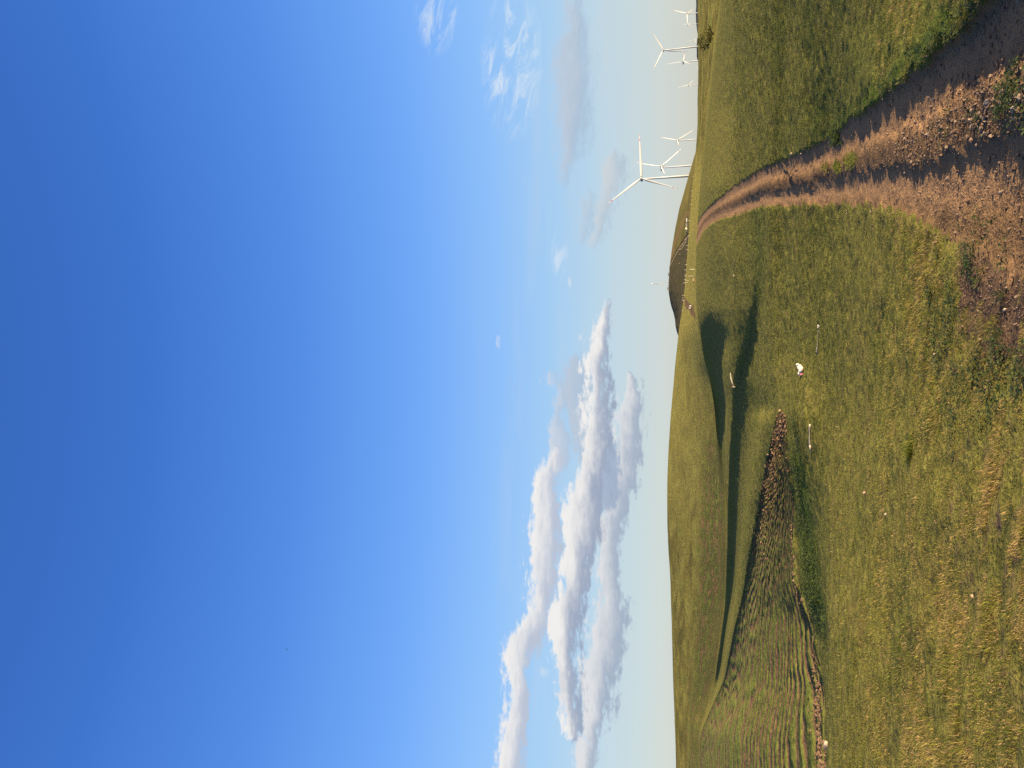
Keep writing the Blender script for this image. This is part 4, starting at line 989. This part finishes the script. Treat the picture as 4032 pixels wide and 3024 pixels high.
# ---- walkers
SKIN = simple('skin', (0.30, 0.17, 0.11), 0.6, 0.1, 3.0)
HAIR = simple('dark_hair', (0.018, 0.014, 0.012), 0.7, 0.1, 3.0)
SHIRT = simple('white_cloth', (0.80, 0.77, 0.70), 0.9, 0.06, 3.0)
TROUS = simple('black_cloth', (0.016, 0.016, 0.020), 0.9, 0.1, 3.0)
PURP = simple('purple_grey_cloth', (0.10, 0.065, 0.085), 0.9, 0.1, 3.0)
PINK = simple('pale_cloth', (0.60, 0.42, 0.36), 0.9, 0.1, 3.0)
def skinned(name, verts, edges, radii, m, parent, sub=2):
    me = bpy.data.meshes.new(name); me.from_pydata(verts, edges, []); me.materials.append(m)
    o = bpy.data.objects.new(name, me); COL.objects.link(o); o.parent = parent
    sk = o.modifiers.new('skin', 'SKIN'); sk.use_smooth_shade = True
    for i, rr in enumerate(radii):
        me.skin_vertices[0].data[i].radius = rr if isinstance(rr, tuple) else (rr, rr)
    me.skin_vertices[0].data[0].use_root = True
    ss = o.modifiers.new('sub', 'SUBSURF'); ss.levels = ss.render_levels = sub
    return o
def person(loc, rz, h, legm, lab, long_skirt=False, arm=0.0, stride=0.10, bag=None):
    root = empty('person', loc); root.rotation_euler = (0, 0, rz); root.scale = (h / 1.72,) * 3; tag(root, lab, 'person', 'walkers on the crest')
    b = [(0, 0, .96), (0, 0, 1.18), (0, .01, 1.38), (0, 0, 1.50), (0, -.01, 1.58), (0, -.02, 1.66),
         (.10, 0, .92), (.10, -stride, .50), (.10, -stride * .3, .09), (.10, -stride * .3 - .16, .05),
         (-.10, 0, .92), (-.10, stride * .8, .50), (-.10, stride * 1.3, .09), (-.10, stride * 1.3 - .16, .05),
         (.19, 0, 1.40), (.25, .03, 1.14), (.25 - arm * .12, -.06 - arm * .2, .90 + arm * .2), (.25 - arm * .14, -.09 - arm * .25, .81 + arm * .22),
         (-.19, 0, 1.40), (-.26, .03, 1.14), (-.26, -.04, .90), (-.26, -.06, .81)]
    e = [(0, 1), (1, 2), (2, 3), (3, 4), (4, 5), (0, 6), (6, 7), (7, 8), (8, 9), (0, 10), (10, 11), (11, 12), (12, 13), (2, 14), (14, 15), (15, 16), (16, 17), (2, 18), (18, 19), (19, 20), (20, 21)]
    rd = [(.15, .11), (.14, .10), (.15, .11), (.06, .06), (.085, .095), (.075, .085), .085, .06, .042, .04, .085, .06, .042, .04, .06, .042, .034, .03, .06, .042, .034, .03]
    skinned('body', b, e, rd, SKIN, root, 2)
    skinned('shirt', [(0, 0, .92), (0, 0, 1.18), (0, .01, 1.40), (.19, 0, 1.41), (.25, .03, 1.14), (.25 - arm * .1, -.04 - arm * .15, .98 + arm * .15), (-.19, 0, 1.41), (-.26, .03, 1.14), (-.26, -.02, .98)],
            [(0, 1), (1, 2), (2, 3), (3, 4), (4, 5), (2, 6), (6, 7), (7, 8)], [(.20, .15), (.18, .135), (.18, .13), .08, .066, .06, .08, .066, .06], SHIRT, root, 2)
    if long_skirt:
        skinned('trousers', [(0, 0, .95), (0, 0, .55), (0, 0, .14)], [(0, 1), (1, 2)], [(.17, .14), (.17, .15), (.18, .17)], legm, root, 2)
    else:
        skinned('trousers', [(0, 0, .93), (.10, 0, .84), (.10, -stride, .50), (.10, -stride * .3, .13), (-.10, 0, .84), (-.10, stride * .8, .50), (-.10, stride * 1.3, .13)],
                [(0, 1), (1, 2), (2, 3), (0, 4), (4, 5), (5, 6)], [(.16, .12), .105, .082, .065, .105, .082, .065], legm, root, 2)
    bm = bmesh.new(); bmesh.ops.create_uvsphere(bm, u_segments=14, v_segments=10, radius=.112); bmesh.ops.transform(bm, verts=bm.verts, matrix=Matrix.Translation((0, .015, 1.655)) @ Matrix.Diagonal((.92, 1.02, .95, 1)))
    bmesh.ops.delete(bm, geom=[v for v in bm.verts if v.co.z < 1.60 and v.co.y < 0.02], context='VERTS')
    bm_obj('hair', bm, HAIR, root, True)
    for sx in (-.035, .035):
        bm = bmesh.new(); bmesh.ops.create_icosphere(bm, subdivisions=1, radius=.012, matrix=Matrix.Translation((sx, -.108, 1.635))); bm_obj('eye', bm, HAIR, root, True)
    for sx in (.10, -.10):
        bm = bmesh.new(); ys = -stride * .3 if sx > 0 else stride * 1.3
        box(bm, (sx, ys - .07, .045), (.10, .27, .09), 0, .03); bm_obj('shoe', bm, TROUS, root)
    return root
v, r = spot(2733.2, 1204.5); person(v, 1.2, max(1.55, min(1.75, 20.5 / F * r)), PURP, 'person in white top and purple grey trousers, right of the nearer walking pair', False, .6, .12)
v, r = spot(2732.5, 1213); person(v, 1.5, max(1.65, min(1.85, 23.5 / F * r)), TROUS, 'person in white top and long black trousers, left of the nearer walking pair', True, .2, .08)
v, r = spot(2695.5, 1173.5); person(v, 2.6, 1.68, TROUS, 'person in bright white top, right of the far pair at the meadow edge', False, .3, .08)
v, r = spot(2697.0, 1182.5); person(v, -1.2, 1.72, PINK, 'person in white top and pale trousers, left of the far pair at the meadow edge', False, .5, .12)

# ---- litter and loose wood on the grass
def crumple(bm, seed, n=2, amp=.3, sc=(1, 1, 1)):
    g = np.random.default_rng(seed); bmesh.ops.create_icosphere(bm, subdivisions=n, radius=1.0)
    for q in bm.verts:
        c = q.co; f = 1 + amp * (fbm(np.array([c.x * 1.7 + seed]), np.array([c.y * 1.7 + c.z * 1.3]), 3, seed)[0] - .5) * 2
        q.co = Vector((c.x * sc[0] * f, c.y * sc[1] * f, c.z * sc[2] * f))
PLW = simple('white_plastic', (0.82, 0.77, 0.66), 0.4, 0.08, 9.0, 0.4, (0.70, 0.62, 0.50))
PLR = simple('red_plastic', (0.62, 0.035, 0.050), 0.4, 0.2, 12.0, 0.4, (0.80, 0.45, 0.42))
v, r = spot(3162, 1456)
root = empty('plastic_bag', v); tag(root, 'crumpled white and red plastic bag lying in the grass', 'plastic bag')
def part(nm, seed, loc, sc, m, rot=0.0, amp=.35):
    bm = bmesh.new(); crumple(bm, seed, 3, amp, sc); bmesh.ops.transform(bm, verts=bm.verts, matrix=Matrix.Translation(loc) @ Matrix.Rotation(rot, 4, 'Y')); return bm_obj(nm, bm, m, root, False)
part('bag_body', 3, (.09, 0, .12), (.17, .10, .10), PLW, -.5, .5)
part('bag_fold', 5, (.00, -.06, .09), (.14, .10, .09), PLW, .3)
part('red_end', 8, (-.19, -.02, .08), (.09, .09, .08), PLR, .5, .5)
part('loose_flap', 11, (-.12, .05, .11), (.12, .05, .08), PLW, .6, .5)
part('bag_corner', 13, (.24, .02, .24), (.05, .05, .06), PLW, .2, .5)
WOODP = simple('bleached_wood', (0.62, 0.53, 0.36), 0.85, 0.2, 6.0, 0.1, (0.48, 0.40, 0.27))
GREYW = simple('grey_wood', (0.24, 0.22, 0.20), 0.9, 0.25, 8.0, 0.1)
def lying(name, p0, p1, rads, m, lab, cat, lift=.04, extra=None, bends=0.0):
    a, ra = spot(*p0); b, rb = spot(*p1)
    # lay the far end down at the same distance as the near one
    k = ra / rb; b = Vector((b.x * k, b.y * k, 0)); b.z = at_ground(b.x, b.y)
    root = empty(name, (a + b) / 2); tag(root, lab, cat)
    bm = bmesh.new(); n = len(rads); pts = []
    for i in range(n):
        f = i / (n - 1); q = a.lerp(b, f) - root.location; gz = at_ground(q.x + root.location.x, q.y + root.location.y) - root.location.z
        pts.append(q + Vector((0, math.sin(f * 3.1 * 2) * bends, max(gz - q.z, 0) + lift + rads[i] * .6)))
    tube(bm, pts, rads, 8); bm_obj('shaft', bm, m, root, True); return root, pts
root, pts = lying('wooden_stake', (2881, 1468), (2882, 1518), [.02, .045, .07, .085, .085, .085], WOODP, 'pale wooden stake with a crosspiece lying on the spur beside the gully', 'wooden stake', .10)
bm = bmesh.new(); c = pts[-1] + Vector((-.15, 0, 0)); box(bm, (c.x, c.y - .05, c.z), (.12, .55, .34), 0, .03); bm_obj('crosspiece', bm, WOODP, root)
root, pts = lying('stick', (3195, 1673), (3198, 1775), [.035, .042, .03, .022, .022, .028, .036, .036, .036], GREYW, 'long grey stick with pale bare ends lying in the grass near the ploughed tip', 'stick', .03, None, .02)
bm = bmesh.new(); tube(bm, [pts[0] + Vector((.03, 0, 0)), pts[1] * .95 + pts[2] * .05], [.04, .036], 8); bm_obj('bare_end', bm, WOODP, root, True)
bm = bmesh.new(); tube(bm, [pts[-3], pts[-2], pts[-1] - Vector((.02, 0, 0))], [.034, .04, .038], 8); bm_obj('bare_end', bm, WOODP, root, True)
root, pts = lying('rod', (3225, 1300), (3229, 1396), [.010, .011, .011, .011, .012, .014, .03, .036, .02], GREYW, 'thin grey rod with a thicker end lying in the grass', 'rod', .05)
v, r = spot(3224, 1289); root = empty('paper_scrap', v); tag(root, 'small torn pale paper scrap at the tip of the thin grey rod', 'paper scrap')
part('torn_sheet', 21, (0, 0, .05), (.045, .035, .03), PLW, .4, .6); part('torn_strip', 23, (.06, -.03, .05), (.05, .03, .03), PLW, -.5, .6)

# ---- single stones
LIME = simple('pale_stone', (0.40, 0.33, 0.23), 0.9, 0.25, 6.0, 0.1, (0.28, 0.21, 0.145))
TANS = simple('tan_stone', (0.38, 0.25, 0.15), 0.9, 0.3, 8.0, 0.1)
def rock(x, y, px, m, lab, seed, sc=(1, .8, .75), name='stone', cat='stone', group=None):
    v, r = spot(x, y); s = px / F * r / 2
    bm = bmesh.new(); crumple(bm, seed, 2, .34, (s * sc[0], s * sc[1], s * sc[2]))
    o = bm_obj(name, bm, m); o.location = v + Vector((0, 0, s * sc[2] * .45)); o.rotation_euler = (0, 0, seed * 1.3)
    tag(o, lab, cat, group); return o
rock(3260, 2936, 36, LIME, 'large pale limestone block at the near edge of the ploughed field', 31, (1.0, .7, .55), 'boulder', 'boulder')
rock(2733, 1105, 18, TANS, 'tan boulder on the crest below the leaning posts', 32, (1, .8, .5), 'boulder', 'boulder')
rock(2733, 1093, 8, LIME, 'small pale stone right beside the tan crest boulder', 33)
rock(2892, 1087, 12, LIME, 'small pale stone alone in the far pasture above the bag', 34)
rock(3411, 1942, 17, TANS, 'round tan stone in the left foreground grass nearest the plateau edge', 35)
rock(3498, 2026, 12, LIME, 'pale upright stone in the left foreground grass', 36)
rock(3797, 2346, 15, TANS, 'orange tan stone low in the left foreground grass', 37)
rock(3956, 1222, 16, LIME, 'pale pinkish stone beside the leafy weeds left of the track', 38)
rock(3073, 1618, 12, TANS, 'tan clod standing at the tip of the ploughed field', 39, (1, .8, 1.0))
rock(3022, 1791, 10, TANS, 'small tan clod on the grass above the cut edge of the ploughed field', 40)
rock(3110, 1498, 7, TANS, 'tiny tan stone in the grass above the plastic bag', 41)
rock(4018, 425, 24, LIME, 'largest white stone in the middle strip of the track, bottom edge', 42)
rock(4012, 441, 15, LIME, 'white stone touching the largest one in the track middle strip', 43)
rock(4008, 460, 14, LIME, 'blocky white stone lowest of the white group in the track', 44)
rock(3960, 363, 14, TANS, 'flat tan stone beside weeds in the track middle strip', 45)
rock(3904, 402, 26, simple('slate', (0.13, 0.12, 0.12), .9, .2, 8), 'broad dark grey stone with a tan top edge in the track middle strip', 46, (1, .8, .6))
rock(3902, 300, 17, TANS, 'tan angular stone on the right side of the track middle strip', 47)
rock(3118, 607, 12, LIME, 'pair of pale yellow clods at the right edge of the track, far part', 48)
rock(3155, 606, 9, LIME, 'single pale clod nearer than the pair on the right track edge', 49)

# ---- dead branch across the far part of the track
BARK = simple('dead_bark', (0.085, 0.062, 0.048), 0.95, 0.3, 10.0, 0.05)
v, r = spot(3108, 690); root = empty('dead_branch', v); tag(root, 'dark dead branch with twigs lying across the right wheel track', 'branch')
def gpt(x, y, dz):
    q, _ = spot(x, y); return q - v + Vector((0, 0, dz))
bm = bmesh.new(); tube(bm, [gpt(3080, 640, .05), gpt(3092, 655, .07), gpt(3100, 672, .06), gpt(3112, 690, .08), gpt(3125, 702, .05)], [.022, .035, .03, .035, .02], 7); bm_obj('limb', bm, BARK, root, True)
for pp in (((3112, 690), (3122, 668), (3130, 652)), ((3112, 690), (3118, 705), (3116, 724)), ((3100, 672), (3094, 692), (3092, 715)), ((3118, 697), (3135, 690), (3146, 694)), ((3125, 660), (3136, 648), (3141, 640))):
    bm = bmesh.new(); tube(bm, [gpt(*pp[0], .07), gpt(*pp[1], .10), gpt(*pp[2], .05)], [.022, .017, .008], 6); bm_obj('twig', bm, BARK, root, True)

# ---- single plants in and by the track
LEAFL = leafmat('leaf')
def tuft(name, x, y, wpx, hpx, lab, cat, pal, nb=60, leaf=False, seed=1, dep=0.0):
    v, r = spot(x, y); g = np.random.default_rng(seed)
    Wd = wpx / F * r / 2; Hh = hpx / F * r
    S = dict(X=np.zeros(nb), Y=np.zeros(nb), Z=np.zeros(nb), r=np.full(nb, r), g=g)
    S['X'] = g.normal(0, Wd * .42, nb); S['Y'] = g.normal(0, Wd * .42, nb)
    if dep: S['Y'] = dep * .75 * (g.random(nb) + g.random(nb) - 1); S['X'] = S['X'] + S['Y'] * .27
    S['Z'] = np.array([at_ground(v.x + a, v.y + b) - v.z for a, b in zip(S['X'], S['Y'])])
    root = empty(name, v); tag(root, lab, cat)
    if leaf:
        o = weeds('leaves', S, 14, np.full(nb, Wd * .34), pal, np.full(nb, Hh * .8))
    else:
        o = blades('blades', S, 10, Hh * (.7 + .5 * g.random(nb)), np.full(nb, max(.006, .0008 * r)), np.full(nb, Wd * .22), .95, lambda S, k, g: np.repeat(np.array(pal)[g.integers(0, len(pal), nb)], k, 0) * (.75 + .5 * g.random((nb * k, 1))), GRASSM)
    o.parent = root
    return root
YG = [(0.20, 0.21, 0.028), (0.16, 0.19, 0.025), (0.25, 0.24, 0.05)]
tuft('grass_tuft', 3300, 655, 44, 11, 'bright green grass tuft on the far part of the track middle', 'grass tuft', YG, 70, seed=61, dep=1.6)
tuft('grass_tuft', 3350, 628, 66, 11, 'longest bright green grass tuft on the track middle strip', 'grass tuft', YG, 110, seed=62, dep=3.2)
tuft('grass_tuft', 3253, 658, 34, 7, 'faint yellow grass tuft furthest along the track middle', 'grass tuft', [(0.27, 0.22, 0.07)], 110, seed=63, dep=1.3)
tuft('grass_tuft', 3290, 545, 60, 16, 'dark green clump overhanging the right bank of the track', 'grass tuft', [(0.06, 0.085, 0.015), (0.085, 0.11, 0.02)], 80, seed=64, dep=1.8)
tuft('grass_tuft', 3590, 1772, 90, 34, 'yellow green grass clump standing out in the left foreground', 'grass tuft', YG, 70, seed=65)
DG = [(0.055, 0.078, 0.020), (0.080, 0.105, 0.030), (0.12, 0.14, 0.05)]
for q, (x, y, wp, hp, lab) in enumerate(((3925, 1330, 105, 62, 'largest dark leafy weed clump, left of the track in the foreground'), (3960, 1165, 80, 55, 'leafy weed clump above the pinkish stone in the foreground'), (3985, 345, 75, 50, 'leafy green weed beside the white stones in the track middle'), (3960, 440, 70, 46, 'spreading green weed below the dark stone in the track middle'), (3870, 460, 60, 36, 'low green weed in the shaded part of the track middle strip'), (3985, 2010, 70, 40, 'pale leafy weed near the bottom edge of the grass'))):
    tuft('weed_plant', x, y, wp, hp, lab, 'weed', DG, 26, True, 70 + q)

# ---- bushes in the gully of the right field
BUSHM = leafmat('bush_leaf', .25)
def bush(x, y, wpx, hpx, lab, seed):
    v, r = spot(x, y); g = np.random.default_rng(seed); Wd = wpx * 1.45 / F * r / 2; Hh = hpx * .68 / F * r
    root = empty('bush', v); tag(root, lab, 'bush', 'bushes at the gully head')
    bm = bmesh.new()
    tips = []
    for k in range(7):
        a = g.random() * 6.28; e = Vector((math.cos(a) * Wd * .6, math.sin(a) * Wd * .6, Hh * (.45 + .3 * g.random())))
        tube(bm, [(0, 0, -.2), e * .5 + Vector((0, 0, Hh * .08)), e], [.10, .06, .025], 6); tips.append(e)
    bm_obj('stems', bm, BARK, root, True)
    cl = [(g.normal(0, Wd * .45), g.normal(0, Wd * .45), Hh * (.25 + .6 * g.random() ** .8)) for _ in range(26)]
    n = 620; ci = np.array(cl)[g.integers(0, len(cl), n)]; c = ci + g.normal(0, 1, (n, 3)) * np.array([Wd * .16, Wd * .16, Hh * .10])
    c[:, 2] = np.maximum(c[:, 2], .05)
    L = .14 + .16 * g.random(n); d1 = g.normal(0, 1, (n, 3)); d1 /= np.linalg.norm(d1, axis=1)[:, None]; d2 = np.cross(d1, g.normal(0, 1, (n, 3))); d2 /= np.linalg.norm(d2, axis=1)[:, None]
    Vv = np.stack([c - d1 * L[:, None], c + d2 * L[:, None] * .45, c + d1 * L[:, None], c - d2 * L[:, None] * .45], 1)
    o = mesh_np('foliage', Vv.reshape(-1, 3), np.arange(n * 4).reshape(n, 4), BUSHM, False)
    sh = np.repeat((.6 + .8 * g.random((26, 1))), 1, 1)
    col = np.array([0.19, 0.172, 0.045]) * (.35 + 1.0 * g.random((n, 1))); vattr(o, 'tint', np.repeat(col, 4, 0)); o.parent = root
for q, b in enumerate(((2812, 132, 30, 40, 'rightmost olive bush, lowest of the group by the crest'), (2790, 148, 34, 34, 'rounded olive bush in the middle of the gully group'), (2800, 165, 30, 36, 'bush behind the crest line above the gully mouth'), (2772, 152, 26, 26, 'small dark bush high in the gully group'), (2768, 168, 24, 22, 'dark ragged bush left of the high one in the gully group'), (2780, 178, 26, 20, 'low spreading bush leftmost of the gully group'), (2757, 160, 16, 13, 'smallest dark bush nearest the skyline'))):
    bush(*b, 200 + q)

# ---- a bird in the sky
a, t = azt(1130.5, 2557.5); rb = 120.0
v = Vector((rb * math.sin(R(float(a))), rb * math.cos(R(float(a))), rb * float(t) + CAM_Z))
root = empty('bird', v); root.rotation_euler = (0, 0, .5); tag(root, 'small dark bird flying high in the blue sky', 'bird')
BIRDM = simple('dark_feather', (0.03, 0.035, 0.05), .8, .2, 20)
bm = bmesh.new(); tube(bm, [(0, -.16, 0), (0, -.10, .01), (0, 0, 0), (0, .10, 0), (0, .19, .01)], [.006, .03, .04, .022, .03], 8); bm_obj('body', bm, BIRDM, root, True)
for sgn in (-1, 1):
    bm = bmesh.new(); q = [(0, -.05, .015), (sgn * .13, -.07, .05), (sgn * .27, .03, .03), (sgn * .13, .03, .045), (0, .06, .012)]
    tv = [bm.verts.new(p) for p in q]; bv = [bm.verts.new((p[0], p[1], p[2] - .008)) for p in q]
    bm.faces.new(tv); bm.faces.new(bv[::-1])
    for i in range(5): bm.faces.new((tv[i], bv[i], bv[(i + 1) % 5], tv[(i + 1) % 5]))
    bmesh.ops.recalc_face_normals(bm, faces=bm.faces); bm_obj('wing', bm, BIRDM, root)
